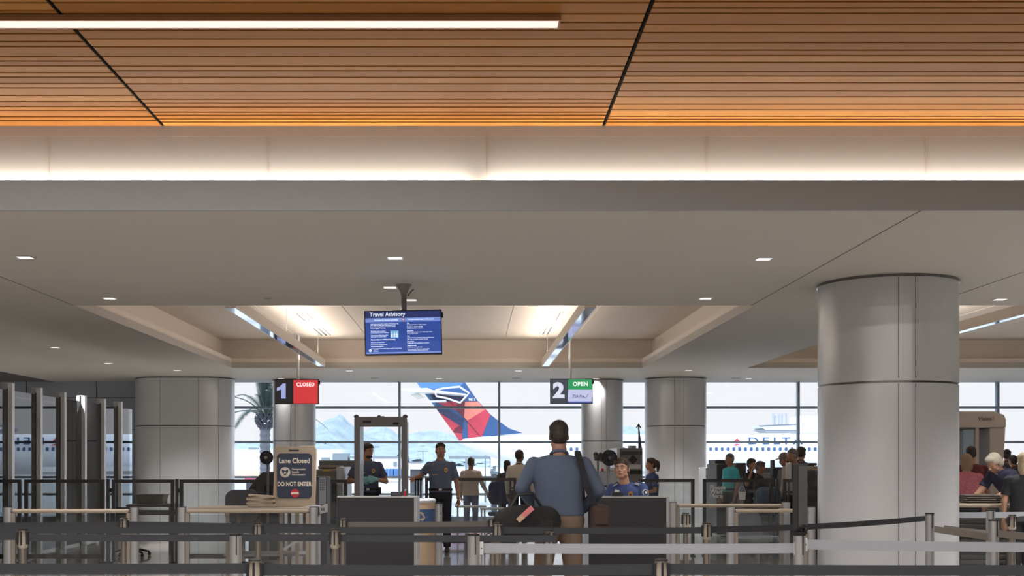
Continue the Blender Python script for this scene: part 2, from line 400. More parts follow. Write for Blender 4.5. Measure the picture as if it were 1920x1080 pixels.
# round vents between them
for px, py, w in ((502, 559, 'left of the screen'), (703, 709, 'left of the aircraft tail'), (968, 709, 'right of the aircraft tail'), (1380, 709, 'right of the far round column')):
    d = (ZC-EYE)*F/(CY-py); b = B(); r_ = .05 if px == 502 else .12; lathe(b, [(.0, ZC-.012), (r_*.7, ZC-.012), (r_, ZC-.002), (r_, ZC), (0, ZC)], (X(px, d), d, 0))
    tag(mk('ceiling_vent', b, m_trimg, smooth=True), 'small round grey ceiling vent '+w, 'vent')
# cove strip behind the fascia
b = B(); bx(b, XL+.3, XR-.3, 9.66, 9.70, ZC+.14, 3.755)
tag(mk('cove_light', b, m_lamp), 'hidden warm light strip washing the long white cove wall', 'light strip')
for k in range(4):
    area('cove_wash', (-10.6+k*7.1, 9.68, 3.765), 7.0, .03, 60, (1, .89, .76), (pi, 0, 0))
# suspended mirror-bottomed light bars in the trays
m_mirror = mat('polished_reflector', (190, 198, 215), .06, 1.0, var=.03)
def bar(label, x, ya, yb, side):
    t = thing('suspended_light_bar', label, 'light bar', (x, (ya+yb)/2, ZC))
    b = B(); w = .075
    bx(b, x-w, x+w, ya, yb, ZC+.006, ZC+.15)
    mk('housing', b, m_tray, t)
    b = B(); bx(b, x-w+.012, x+w-.012, ya+.01, yb-.01, ZC, ZC+.006); mk('reflector', b, m_mirror, t)
    b = B(); bx(b, x-w, x-w+.012, ya, yb, ZC-.002, ZC+.006); bx(b, x+w-.012, x+w, ya, yb, ZC-.002, ZC+.006); mk('edge_strip', b, m_aluw, t)
    for y in (ya+.6, (ya+yb)/2, yb-.6):
        b = B(); cyl(b, (x, y, ZC+.15), (x, y, ZT), .006, n=8); mk('hanger', b, m_aluw, t)
    for s_ in (-1, 1): area('bar_uplight', (x+s_*.05, (ya+yb)/2, ZC+.18), .08, yb-ya-.4, 70 if s_ == side else 24, WARM, (pi, R(s_*42), 0))
bar('suspended light bar in the ceiling tray left of the advisory screen', X(604, 24.8), 15.35, 24.7, 1)
bar('suspended light bar in the ceiling tray above sign 2', X(1022, 24.8), 15.35, 24.7, -1)
bar('suspended light bar in the ceiling tray right of the large column', X(1803, 19.0)-.35, 15.6, 24.0, 1)
def slot(label, px0, py0, px1, py1):
    d0, d1 = [(ZT-EYE)*F/(CY-v) for v in (py0, py1)]; x = (X(px0, d0)+X(px1, d1))/2
    t = thing('slot_diffuser', label, 'air diffuser', (x, (d0+d1)/2, ZT))
    b = B(); bx(b, x-.13, x+.13, d0-.05, d1+.05, ZT-.012, ZT-.002); mk('frame', b, m_aluw, t)
    for s in (-1, 1):
        b = B(); bx(b, x+s*.045-.014, x+s*.045+.014, d0, d1, ZT-.018, ZT-.0125); mk('slot', b, m_black, t)
slot('twin slot diffuser in the left tray, nearer one', 561, 587, 577, 600)
slot('twin slot diffuser in the left tray, farther one', 593, 615, 608, 628)
slot('twin slot diffuser in the tray over sign 2, nearer one', 1046, 585, 1037, 600)
slot('twin slot diffuser in the tray over sign 2, farther one', 1030, 612, 1022, 626)
# ================================================================ queue posts and belts
def rot_at(o, x, y, z=0, rz=0): o.location = (x, y, z); o.rotation_euler = (0, 0, rz)
def make_post():
    t = thing('queue_post', '', 'stanchion')
    b = B(); lathe(b, [(.02, 0), (.17, 0), (.175, .008), (.165, .022), (.05, .035), (.03, .04), (.02, .04)]); mk('base', b, m_chrome, t, smooth=True, world=False)
    b = B(); cyl(b, (0, 0, .035), (0, 0, .865), .0255, n=28); mk('pole', b, m_chrome, t, smooth=True, world=False)
    b = B(); lathe(b, [(.0255, .862), (.033, .872), (.033, .992), (.02, .992)]); mk('head', b, m_chrome, t, smooth=True, world=False)
    b = B(); lathe(b, [(.0, .992), (.034, .992), (.034, .997), (.03, 1.0), (0, 1.0)]); mk('cap', b, m_black, t, smooth=True, world=False)
    b = B(); box(b, (.0315, 0, .935), (.02, .03, .09)); box(b, (-.0315, 0, .935), (.02, .03, .09)); box(b, (0, -.031, .935), (.012, .01, .1)); mk('belt_slot', b, m_black, t, world=False)
    return t
def make_silver():
    t = thing('queue_post', '', 'stanchion')
    b = B(); lathe(b, [(.02, 0), (.16, 0), (.16, .01), (.05, .018), (.02, .018)]); mk('base', b, m_alu, t, smooth=True, world=False)
    b = B(); cyl(b, (0, 0, .015), (0, 0, .988), .041, n=32); mk('pole', b, m_alu, t, smooth=True, world=False)
    b = B(); cyl(b, (0, 0, .988), (0, 0, 1.0), .042, n=32); mk('cap', b, m_black, t, smooth=True, world=False)
    b = B(); box(b, (.012, -.0405, .93), (.008, .004, .14)); mk('groove', b, m_black, t, world=False)
    return t
chrome0, silver0 = make_post(), make_silver()
used = set()
def post(kind, px, top, label, d=None, group=None):
    src = chrome0 if kind == 'c' else silver0
    d = d or (EYE-1.0)*F/(top-CY)
    o = src if kind not in used else copy_tree(src); used.add(kind)
    rot_at(o, X(px, d), d); o['label'] = label; o['group'] = group or ('chrome belt posts of the queue' if kind == 'c' else 'silver queue posts')
    return o
def belt(label, p0, p1, m, w=.05, z=None, sag=.0, group='black belts of the queue', name='queue_belt', n=14, ends=None):
    """p = (x, d, z of belt centre)"""
    b = B(); rs = []; p0, p1 = V(p0), V(p1); dr = (p1-p0); nrm = V((-dr.y, dr.x, 0)).normalized()*.0012
    for i in range(n+1):
        u = i/n; c = p0.lerp(p1, u); c.z -= sag*4*u*(1-u); h = V((0, 0, w/2))
        rs.append([c-nrm-h, c-nrm+h, c+nrm+h, c+nrm-h])
    rings(b, rs); o = mk(name, b, m)
    tag(o, label, 'belt', group); return o
def bel(label, pa, pb, m=None, w=.05, sag=.004, group='black belts of the queue'):
    """pa, pb = (px, y of belt centre, depth)"""
    return belt(label, P(*pa), P(*pb), m or m_belt, w, sag=sag, group=group)
# row 1, nearest
D1 = 5.83
for px, l in ((478, 'nearest chrome post on the left, under the table with the sign'), (1240, 'nearest chrome post in front of the open podium')): post('c', px, 0, l, D1)
rw = .033
bel('nearest black belt, stretch left of the left post', (-284, 1065, D1), (466, 1066, D1), w=.053)
bel('nearest black belt, stretch between the two nearest posts', (491, 1068, D1), (1226, 1068, D1), w=.053)
bel('nearest black belt, stretch right of the right post', (1254, 1067, D1), (2002, 1069, D1), w=.053)
# row 2
D2 = 8.45
post('c', 43, 0, 'chrome post near the left edge, in the second row', D2)
post('c', 628, 0, 'chrome post in front of the closed podium left corner, second row', D2)
post('c', 1029, 0, 'short looking chrome post in front of the legs of the walking man', 8.34)
bel('second row black belt running off the left edge', (-300, 1006, D2), (34, 1006, D2))
bel('second row black belt left of the closed podium', (53, 1008, D2), (618, 1008, D2), sag=.002)
bel('second row black belt across the closed podium ending behind the walking man legs', (638, 1009, D2), (1042, 1010, 8.25), sag=.002)
# row 3
D3 = 9.35
for px, l in ((484, 'chrome post under the stack of trays, third row'), (933, 'chrome post under the black duffel bag, third row'), (1325, 'chrome post right of the open podium, third row')): post('c', px, 0, l, D3)
bel('third row black belt left of the tray table', (-260, 993, D3), (475, 994, D3))
bel('third row black belt across the closed podium', (493, 993, D3), (925, 993, D3))
bel('third row black belt across the open podium', (941, 994, D3), (1316, 994, D3))
bel('black belt rising from the third row to the post before the large column', (1333, 993, D3), (1735, 972, 11.3), sag=.02)
# row 4
D4 = 10.15
for px, l in ((232, 'far chrome post before the left glass gate, fourth row'), (643, 'far chrome post before the closed podium, fourth row'), (924, 'far chrome post beside the black duffel bag, fourth row')): post('c', px, 0, l, D4)
bel('fourth row black belt at the far left', (-180, 985, D4), (224, 984, D4))
bel('fourth row black belt below the wide oblong column', (240, 983, D4), (635, 988, D4))
bel('fourth row black belt high across the closed podium', (651, 984, D4), (917, 982, D4), m=mat('warm_grey_webbing', (92, 88, 86), .7, var=.1, sc=160))
post('c', 1286, 0, 'lone chrome post without belt right of the open podium', 11.2)
post('c', 1898, 0, 'chrome post near the right edge behind the taupe belt', 10.8)
# silver posts with grey rails
D5 = 7.9
post('s', 442, 0, 'silver post without belt left of the nearest left chrome post', D5)
post('s', 888, 0, 'silver post where the long light grey belt starts', D5)
post('s', 1499, 0, 'silver post carrying the tall narrow sign board', D5)
post('s', 1743, 0, 'silver post standing before the large round column', 11.15)
post('s', 1863, 0, 'silver post with taupe belts right of the large column', 9.85)
post('s', 1857, 0, 'silver post just behind the one with taupe belts, right side', 11.9)
def rail(label, xa, xb, y, d, rise=0):
    t = thing('rail_belt', label, 'belt', P((xa+xb)/2, y, d), 0, 'light grey belts between silver posts')
    b = B(); z = Z(y, d); w = .033; rs = []
    pa, pb = P(xa, y, d), P(xb, y+rise, d)
    for i in range(13):
        u = i/12; c = pa.lerp(pb, u); c.z -= .012*4*u*(1-u)*.3
        rs.append([c+V((0, -.0015, -w)), c+V((0, -.0015, w)), c+V((0, .0015, w)), c+V((0, .0015, -w))])
    rings(b, rs); mk('webbing', b, m_beltg, t)
    for px, s in ((xa, 1), (xb, -1)):
        p = P(px, y, d); b = B(); box(b, p+V((-.012*s, 0, 0)), (.026, .03, .088)); box(b, p+V((-.03*s, 0, 0)), (.02, .015, .05)); mk('end_bracket', b, m_aluw, t, bevel=.003)
        b = B(); cyl(b, p+V((-.012*s, -.017, 0)), p+V((-.012*s, -.014, 0)), .005, n=10); mk('screw', b, m_black, t)
    b = B(); box(b, P(xa+18, y+8, d)+V((0, -.003, 0)), (.045, .004, .012)); mk('latch_mark', b, m_trimg, t)
rail('long light grey belt across both podium fronts from the middle silver post', 906, 1488, 1028, D5)
rail('light grey belt running right past the large column to the right edge', 1513, 2080, 1021, D5, 6)
G2 = 'taupe belts on the right'
bel('taupe belt slanting down right of the large column', (1752, 992, 11.1), (1854, 1007, 9.9), m_beltt, .06, 0, G2)
bel('taupe belt behind the slanting one, nearly level', (1770, 991, 11.25), (1850, 1000, 11.7), m_beltt, .06, 0, G2)
bel('taupe belt running off the right edge', (1872, 1001, 9.8), (2000, 1012, 9.4), m_beltt, .06, 0, G2)
bel('pale grey belt in front of the stacked bins at the right', (1790, 966, 13.2), (2000, 965, 13.0), m_beltg, .065, 0, G2)
bel('dark belt at the right edge near the black tee woman', (1905, 974, 10.9), (2010, 962, 12.5), m_belt, .05, 0, 'black belts of the queue')
# sign board on the silver post, seen almost edge-on
t = thing('sign_holder', 'tall narrow black sign board on a silver post, seen almost edge-on', 'sign', P(1499, 1000, D5))
q = P(1500, 930, 7.9); rt = M.Rotation(R(62), 3, 'Z'); hz = .217
def ob(name, c, s, m, bev=.004):
    b = B(); box(b, V((0, 0, 0)), s); bmesh.ops.translate(b, vec=V(c), verts=b.verts); bmesh.ops.rotate(b, cent=(0, 0, 0), matrix=rt, verts=b.verts)
    bmesh.ops.translate(b, vec=q, verts=b.verts); return mk(name, b, m, t, bevel=bev)
ob('board', (0, 0, 0), (.30, .034, 2*hz), m_black); ob('face_panel', (.0, -.018, 0), (.26, .004, 2*hz-.03), mat('dark_grey_face', (66, 68, 70), .35, var=.04), 0)
ob('face_panel', (.0, .018, 0), (.26, .004, 2*hz-.03), mat('dark_grey_face', (66, 68, 70), .35, var=.04), 0)
b = B(); lathe(b, [(.0, 0), (.048, 0), (.048, .012), (.03, .022), (.03, .036), (.045, .04), (.045, .06), (0, .06)], (q.x, q.y, 1.0)); mk('clamp', b, m_black, t, smooth=True)
b = B(); ell(b, (q.x+.028, q.y-.03, 1.03), (.014, .014, .02)); mk('knob', b, m_black, t, smooth=True)

# ---------------------------------------------------------------- glass rail barriers (aluminium posts, beige rail, clear panel)
def barrier(label, pa, pb, d, top=1.0, second=True):
    xa, xb = X(pa, d), X(pb, d); t = thing('rail_barrier', label, 'barrier', ((xa+xb)/2, d, 0), 0, 'aluminium barriers with beige top rail')
    for x in (xa, xb):
        b = B(); prism(b, stadium(x, d, .032, .03, 10), 0, top, 'xy'); mk('post', b, m_alu, t, smooth=True)
        b = B(); prism(b, stadium(x, d, .033, .03, 10), top, top+.008, 'xy'); mk('cap', b, m_black, t)
        b = B(); bx(b, x-.09, x+.09, d-.06, d+.06, 0, .012); mk('foot_plate', b, m_alu, t, bevel=.004)
    s = 1 if xb > xa else -1
    xi, xj_ = min(xa, xb)+.05, max(xa, xb)-.05
    b = B(); bx(b, xi, xj_, d-.028, d+.028, top-.062, top-.018); mk('top_rail', b, m_beige, t, bevel=.018)
    for x in (xi+.012, xj_-.012):
        b = B(); bx(b, x-.02, x+.02, d-.02, d+.02, .03, top-.06); mk('upright', b, mat('bronze_upright', (150, 140, 130), .4, .5), t, bevel=.004)
    b = B(); bx(b, xi+.032, xj_-.032, d-.004, d+.004, .1, top-.08); mk('panel', b, m_scr, t)
    return t
barrier('aluminium barrier with beige rail at the far left', 15, 252, 12.55)
barrier('aluminium barrier with beige rail in front of the tray table', 341, 588, 12.55)
barrier('aluminium barrier with beige rail behind the open podium, farther one', 1262, 1474, 14.1)
barrier('aluminium barrier with beige rail running behind the large column', 1370, 1521, 13.4, top=.968)
barrier('aluminium barrier with beige rail before the bins at the right', 1760, 1900, 14.1)
post('s', 823, 0, 'silver post between the recycling bin and the officer in the blue polo', 13.9)
belt('short black belt across the left walkway between two barriers', P(258, 961, 12.55), P(335, 961, 12.55), m_black, .055, group='black belts of the queue')

# ---------------------------------------------------------------- framed glass screens
def screen(label, pa, pb, yt, d, zb=.06, hinge=False, name='glass_screen'):
    xa, xb = X(pa, d), X(pb, d); zt = Z(yt, d); w = .05
    t = thing(name, label, 'glass screen', ((xa+xb)/2, d, 0), 0, 'dark framed glass screens')
    b = B(); bx(b, xa, xa+w, d-.02, d+.02, zb, zt); bx(b, xb-w, xb, d-.02, d+.02, zb, zt)
    bx(b, xa+w, xb-w, d-.02, d+.02, zt-w, zt); bx(b, xa+w, xb-w, d-.02, d+.02, zb, zb+w+.02); mk('frame', b, m_frame, t)
    b = B(); bx(b, xa+w, xb-w, d-.005, d+.005, zb+w+.02, zt-w); mk('glass', b, m_scr, t)
    for x in (xa+.025, xb-.025):
        b = B(); bx(b, x-.022, x+.022, d-.12, d+.12, 0, .02); bx(b, x-.018, x+.018, d-.02, d+.02, .02, zb+.01); mk('foot', b, m_frame, t)
    if hinge:
        for z in (zt-.16, .45):
            b = B(); box(b, (xa-.03, d, z), (.05, .03, .06)); mk('hinge', b, m_black, t)
    return t
screen('dark framed glass screen cut by the left edge', -70, 40, 899, 17.3)
screen('dark framed glass screen before the tall glass partition', 46, 196, 899, 17.3)
screen('dark framed glass gate with a raised bottom before the wide column', 210, 327, 899, 17.3, zb=.32, hinge=True, name='glass_gate')
screen('dark framed glass screen running behind the closed lane sign', 337, 488, 899, 17.3, hinge=True)
screen('narrow dark framed glass screen beside the closed podium', 574, 651, 899, 18.4)
screen('dark framed glass screen with scratches behind the officer in the blue polo', 797, 968, 896, 20.6)
screen('dark framed glass screen behind the open podium', 1196, 1302, 898, 18.5)
ws = screen('dark framed glass screen lettered please wait here', 1318, 1449, 898, 18.5)
screen('dark framed glass screen partly behind the narrow sign board', 1468, 1545, 898, 18.6)
for px in (203, 332, 1457):
    d = 17.3 if px < 500 else 18.5
    b = B(); bx(b, X(px, d)-.022, X(px, d)+.022, d-.03, d+.03, 0, Z(898, d)); bx(b, X(px, d)-.03, X(px, d)+.03, d-.08, d+.08, 0, .012)
    tag(mk('screen_post', b, m_frame, bevel=.003), 'dark square post %s' % {203: 'left of the glass gate', 332: 'right of the glass gate', 1457: 'right of the please wait here screen'}[px], 'post', 'dark posts between the glass screens')
for i, (s, y) in enumerate((('Please', 914), ('Wait', 922), ('Here', 930))):
    text(s, .098, mat('frosted_white', (215, 218, 220), .6, emit=.0), ws, P(1331, y, 18.48), align='LEFT', bold=.003, world=True)

# ---------------------------------------------------------------- tall glass partition receding on the left
XP = -6.93
ys = [17.55, 18.7, 19.8, 20.85, 21.95, 23.0]
nm = ['nearest, at the left edge', 'second from the left', 'third from the left', 'fourth from the left', 'fifth from the left', 'farthest, beside the wide column']
for i, y in enumerate(ys):
    t = thing('partition_post', 'tall metal post of the glass partition, '+nm[i], 'post', (XP, y, 0), 0, 'posts of the tall glass partition')
    b = B(); bx(b, XP-.075, XP-.012, y-.05, y+.05, 0, 2.66); bx(b, XP-.012, XP+.012, y-.02, y+.05, 0, 2.6); mk('inner_channel', b, mat('channel_grey', (176, 178, 180), .35, .2), t, bevel=.004)
    b = B(); bx(b, XP+.012, XP+.08, y-.05, y+.05, 0, 2.66); mk('outer_channel', b, mat('channel_lit_white', (236, 237, 238), .3, .1), t, bevel=.004)  # outer channel whitened to stand for the window light it reflects
    b = B(); bx(b, XP-.011, XP+.011, y-.046, y-.021, .02, 2.58); mk('dark_slot', b, m_black, t)
    b = B(); bx(b, XP-.076, XP+.081, y-.052, y+.052, 2.661, 2.668); mk('top_cap', b, m_aluw, t)
for i, (a, c) in enumerate(zip([16.4]+ys, ys+[24.0])):
    b = B(); bx(b, XP-.006, XP+.006, a+.055, c-.055, .06, 2.56)
    nmb = ['in front of the nearest post', 'behind the nearest post', 'behind the second post', 'behind the third post', 'behind the fourth post', 'behind the fifth post', 'behind the farthest post'][i]
    tag(mk('partition_pane', b, m_scr2), 'tall clear pane of the glass partition, '+nmb, 'glass pane', 'panes of the tall glass partition')
# ================================================================ hanging signs
def hang_sign(label, px0, px1, py0, py1, d, pole_px, build):
    x0, x1, z0, z1 = X(px0, d), X(px1, d), Z(py1, d), Z(py0, d)
    t = thing('lane_sign', label, 'sign', ((x0+x1)/2, d, z0))
    b = B(); bx(b, x0, x1, d, d+.06, z0, z1); mk('casing', b, m_black, t, bevel=.004)
    b = B(); box(b, (x1+.012, d+.03, z1-.07), (.03, .04, .07)); mk('side_bump', b, m_black, t, bevel=.004)
    px = X(pole_px, d+.12)
    b = B(); cyl(b, (px, d+.12, z0+.2), (px, d+.12, ZT-.01), .032, n=20); box(b, (px, d+.085, z0+.3), (.2, .05, .2)); mk('pole', b, m_aluw, t, smooth=True)
    b = B(); lathe(b, [(0, ZT-.022), (.08, ZT-.022), (.1, ZT-.012), (.1, ZT-.002), (0, ZT-.002)], (px, d+.12, 0)); mk('ceiling_plate', b, m_aluw, t, smooth=True)
    build(t, x0, x1, z0, z1, d-.001); return t
def flat(name, t, x0, x1, z0, z1, y, m, th=.002, label=None):
    b = B(); bx(b, x0, x1, y-th, y, z0, z1); return mk(name, b, m, t, label=label)
def s1(t, x0, x1, z0, z1, y):
    w = x1-x0; h = z1-z0
    flat('number_panel', t, x0+.015*w, x0+.40*w, z0+.03*h, z1-.03*h, y, mat('sign_black', (40, 40, 44), .4, emit=.5))
    flat('status_panel', t, x0+.42*w, x1-.02*w, z0+.03*h, z1-.03*h, y, mat('sign_red', (222, 66, 72), .4, emit=.55))
    b = B(); cx, cz, u = x0+.17*w, z0+.23*h, h*.6/430
    prism(b, [(cx+q*u, cz+v*u) for q, v in ((-30, 0), (95, 0), (95, 430), (15, 430), (-60, 350), (-155, 305), (-155, 218), (-30, 262))], y-.005, y-.001); mk('numeral', b, mat('sign_lilac', (158, 170, 222), .4, emit=.8), t)
    text('CLOSED', .105, mat('sign_white', (250, 250, 250), .4, emit=.9), t, (x0+.70*w, y-.004, z0+.78*h), bold=.0025, world=True, sx=.9, spc=1.08)
hang_sign('hanging lane sign with the number 1 and a red closed panel', 515.5, 597.5, 711, 758, 24, 559, s1)
def s2(t, x0, x1, z0, z1, y):
    w = x1-x0; h = z1-z0
    flat('number_panel', t, x0+.01*w, x0+.41*w, z0+.02*h, z1-.02*h, y, mat('sign_slate', (74, 80, 94), .4, emit=.5))
    flat('status_panel', t, x0+.42*w, x1-.02*w, z0+.56*h, z1-.03*h, y, mat('sign_green', (56, 164, 106), .4, emit=.6))
    flat('lower_panel', t, x0+.42*w, x1-.02*w, z0+.09*h, z0+.56*h, y, mat('sign_lavender', (186, 192, 230), .4, emit=.85))
    flat('bottom_strip', t, x0+.42*w, x1-.02*w, z0+.03*h, z0+.09*h, y, mat('sign_blue', (84, 100, 170), .4, emit=.7))
    text('2', .42, mat('sign_pale', (214, 218, 240), .4, emit=.85), t, (x0+.20*w, y-.004, z0+.50*h), bold=.02, world=True, name='numeral', sx=1.08)
    text('OPEN', .115, mat('sign_white', (250, 250, 250), .4), t, (x0+.71*w, y-.004, z0+.78*h), bold=.0025, world=True, spc=1.08)
    text('TSA Pre', .082, mat('sign_ink', (84, 88, 140), .4), t, (x0+.655*w, y-.004, z0+.29*h), bold=.001, world=True, shear=.2, sx=.9)
    b = B(); tube(b, [(x0+.79*w, y-.004, z0+.28*h), (x0+.83*w, y-.004, z0+.22*h), (x0+.90*w, y-.004, z0+.40*h)], .006, 6); mk('check_mark', b, mat('sign_check', (60, 140, 110), .4), t)
hang_sign('hanging lane sign with the number 2 and a green open panel', 1031.5, 1111.5, 710, 757, 24, 1069, s2)
# advisory screen
d = 13.2; t = thing('advisory_screen', 'hanging blue screen headed travel advisory on a ceiling mount', 'screen', P(756, 667, d))
c = P(756, 623.5, d); w, h = 145/F*d, 84/F*d; rr = M.Rotation(R(-1.2), 3, 'Y')
t.location = c; t.rotation_euler = (0, R(-1.2)*-1, R(2)); t.rotation_euler = (0, R(1.2)*-1, 0)
m_scrb = mat('screen_blue', (36, 68, 150), .3, emit=.75, var=.35, sc=3)
m_scrl = mat('screen_band', (112, 138, 205), .3, emit=.75, var=.1, sc=3)
m_scrd = mat('screen_navy', (40, 52, 110), .3, emit=.6, var=.2, sc=3)
m_scrt = mat('screen_text', (222, 232, 250), .3, emit=.8)
def lo(name, x0, x1, z0, z1, m, y=-.001, th=.002):
    b = B(); bx(b, x0*w, x1*w, y-th, y, z0*h, z1*h); return mk(name, b, m, t, world=False)
b = B(); box(b, (0, .035, 0), (w, .07, h)); mk('casing', b, m_black, t, world=False, bevel=.004)
b = B(); box(b, (w/2+.008, .03, h*.38), (.022, .05, .06)); mk('side_bump', b, m_black, t, world=False, bevel=.003)
lo('display', -.487, .487, -.47, .33, m_scrb); lo('header', -.487, .487, .33, .475, m_scrd); lo('band', -.487, .487, .24, .33, m_scrl, -.003, .001); lo('foot_band', -.487, .487, -.465, -.43, m_scrl, -.003, .001)
def tt(s, x, z, size, bold=0, align='LEFT', sx=1): return text(s, size, m_scrt, t, (x*w, -.006, z*h), bold=bold, align=align, ext=.0005, sx=sx)
tt('Travel Advisory', -.43, .41, .062, .0012, sx=1.0)
tt('Permitted in limited quantities', -.37, .285, .022, .0008); tt('Not permitted beyond this point', .06, .29, .022, .0008)
L = [('Liquids, gels and aerosols in containers of 3.4 ounces or less', .20), ('fit in 1 quart-size, clear, plastic, zip-top bag per person', .17), ('in your carry-on bag. Please remove before screening', .14), ('from your luggage for screening.', .105),
     ('This limitation does not apply to', .04), ('formula, baby food, milk or medication.', .005), ('If you carry any of these items, please', -.05), ('declare them to a security officer.', -.085),
     ('Carry-on or purchased items', -.21), ('Duty free liquids, gels and aerosols', -.26), ('Packed personal containers', -.30), ('See www.tsa.gov for more information on rules for carry-on items', -.35)]
for s, z in L: tt(s, -.42, z, .0165, .0004, sx=.78)
tt('May be subject to additional screening', -.42, -.15, .021, .001, sx=.85)
Rr = [('Guns', .205, 1), ('including ammunition or replica weapons', .17, 0), ('Flammable or explosive materials', .125, 1), ('including fireworks or gunpowder', .09, 0), ('Sharp objects', .035, 1), ('including pointed scissors with a blade greater than 4', .005, 0), ('inches and box cutters', -.03, 0),
      ('Tools', -.085, 1), ('including all tools greater than 7 inches and all hammers', -.12, 0), ('drills, saws or crowbars regardless of length', -.155, 0), ('Bats and clubs', -.205, 1), ('including billy clubs, baseball bats or golf clubs', -.24, 0), ('Disabling chemicals', -.295, 1), ('including mace or pepper spray', -.33, 0), ('This is a partial list. Please ask a security officer', -.375, 0), ('if you have questions about permitted items.', -.40, 0)]
for s, z, bo in Rr: tt(s, .05, z, .0165, .0009 if bo else .0003, sx=.8)
b = B(); prism(b, circ(.005*w, .29*h, .018, 20), -.006, -.004); o = mk('symbol', b, mat('symbol_red', (170, 50, 90), .4, emit=.5), t, world=False)
b = B(); prism(b, circ(.005*w, .29*h, .012, 20), -.0075, -.006); mk('symbol', b, mat('symbol_pale', (190, 200, 230), .4, emit=.6), t, world=False)
lo('picture', -.165, -.06, -.12, .05, mat('picture_blue', (120, 185, 225), .4, emit=.6), -.003, .001)
for k in range(3):
    b = B(); x = (-.147+.033*k)*w; prism(b, [(x-.009, -.10*h), (x+.009, -.10*h), (x+.009, -.04*h), (x+.003, -.01*h), (x+.003, .02*h), (x-.003, .02*h), (x-.003, -.01*h), (x-.009, -.04*h)], -.006, -.004)
    mk('bottle_icon', b, m_scrt, t, world=False)
b = B(); prism(b, circ(-.43*w, -.39*h, .016, 20), -.006, -.004); mk('seal', b, m_scrt, t, world=False)
tt('Transportation', -.39, -.375, .012, 0, sx=.8); tt('Security', -.39, -.395, .012, 0, sx=.8); tt('Administration', -.39, -.415, .012, 0, sx=.8)
px = c.x; y = d+.13
b = B(); cyl(b, (px, y, c.z), (px, y, ZC-.10), .032, n=24); mk('pole', b, mat('grey_mount', (128, 126, 124), .5, .2), t, smooth=True)
b = B(); lathe(b, [(0, ZC-.11), (.033, ZC-.11), (.042, ZC-.085), (.068, ZC-.035), (.084, ZC-.015), (.09, ZC-.001), (0, ZC-.001)], (px, y, 0)); mk('ceiling_cone', b, _m['grey_mount'], t, smooth=True)
b = B(); box(b, (px, d+.095, c.z+.1), (.24, .06, .3)); mk('bracket', b, m_black, t)
b = B(); capsule(b, (px+.05, y-.03, c.z+.44), (px+.11, y-.03, c.z+.50), .006, .006); ell(b, (px+.05, y-.03, c.z+.435), (.012, .012, .012)); mk('lever', b, m_black, t, smooth=True)
# ================================================================ people
def remesh(name, bm, m, parent, vox, smooth=4, world=False, label=None):
    me = bpy.data.meshes.new('tmp'); bm.to_mesh(me); bm.free()
    o = bpy.data.objects.new('tmp', me)
    md = o.modifiers.new('r', 'REMESH'); md.mode = 'VOXEL'; md.voxel_size = vox
    if smooth:
        s = o.modifiers.new('s', 'SMOOTH'); s.factor = .5; s.iterations = smooth
    nm = evald(o)
    bpy.data.objects.remove(o); bpy.data.meshes.remove(me)
    nm.materials.clear(); nm.materials.append(m); nm.name = name
    for p in nm.polygons: p.use_smooth = True
    o = bpy.data.objects.new(name, nm); COL.objects.link(o); o.parent = parent
    if label: o['label'] = label
    return o
def skin(nm, c): return mat('skin_'+nm, c, .5, var=.06, sc=20)
SK = {'tan': skin('tan', (176, 130, 106)), 'light': skin('light', (188, 144, 120)), 'olive': skin('olive', (172, 128, 104)), 'brown': skin('brown', (112, 82, 68)), 'dim': skin('dim', (158, 116, 98))}
def cloth(nm, c, var=.1, sc=22, bump=.5): return mat(nm, c, .85, var=var, sc=sc, bump=bump)
HAIRB = mat('hair_dark', (40, 32, 28), .6, var=.3, sc=60, bump=.5); HAIRW = mat('hair_white', (205, 196, 180), .7, var=.15, sc=60, bump=.5)
HAIRN = mat('hair_brown', (62, 42, 33), .6, var=.25, sc=60, bump=.5); HAIRL = mat('hair_blonde', (176, 158, 130), .6, var=.25, sc=60, bump=.5)
HAIRG = mat('hair_grey', (92, 90, 90), .6, var=.2, sc=60, bump=.4)
NAVYP = cloth('navy_trousers', (34, 36, 48)); BLKP = cloth('black_trousers', (30, 30, 34)); JEAN = cloth('blue_jeans', (62, 76, 104))
m_eyew = mat('eye_white', (225, 222, 215), .3, var=.02); m_iris = mat('iris', (40, 28, 22), .2); m_lip = mat('lip', (150, 90, 82), .5)
DJ = dict(pel=(0, 0, .93), wai=(0, 0, 1.08), che=(0, 0, 1.30), nek=(0, .012, 1.45), hed=(0, -.015, 1.62),
          shL=(.185, .01, 1.388), elL=(.235, .03, 1.12), wrL=(.245, -.05, .875), shR=(-.185, .01, 1.388), elR=(-.235, .03, 1.12), wrR=(-.245, -.05, .875),
          hiL=(.09, 0, .90), knL=(.10, -.02, .50), anL=(.105, .03, .085), hiR=(-.09, 0, .90), knR=(-.10, -.02, .50), anR=(-.105, .03, .085))
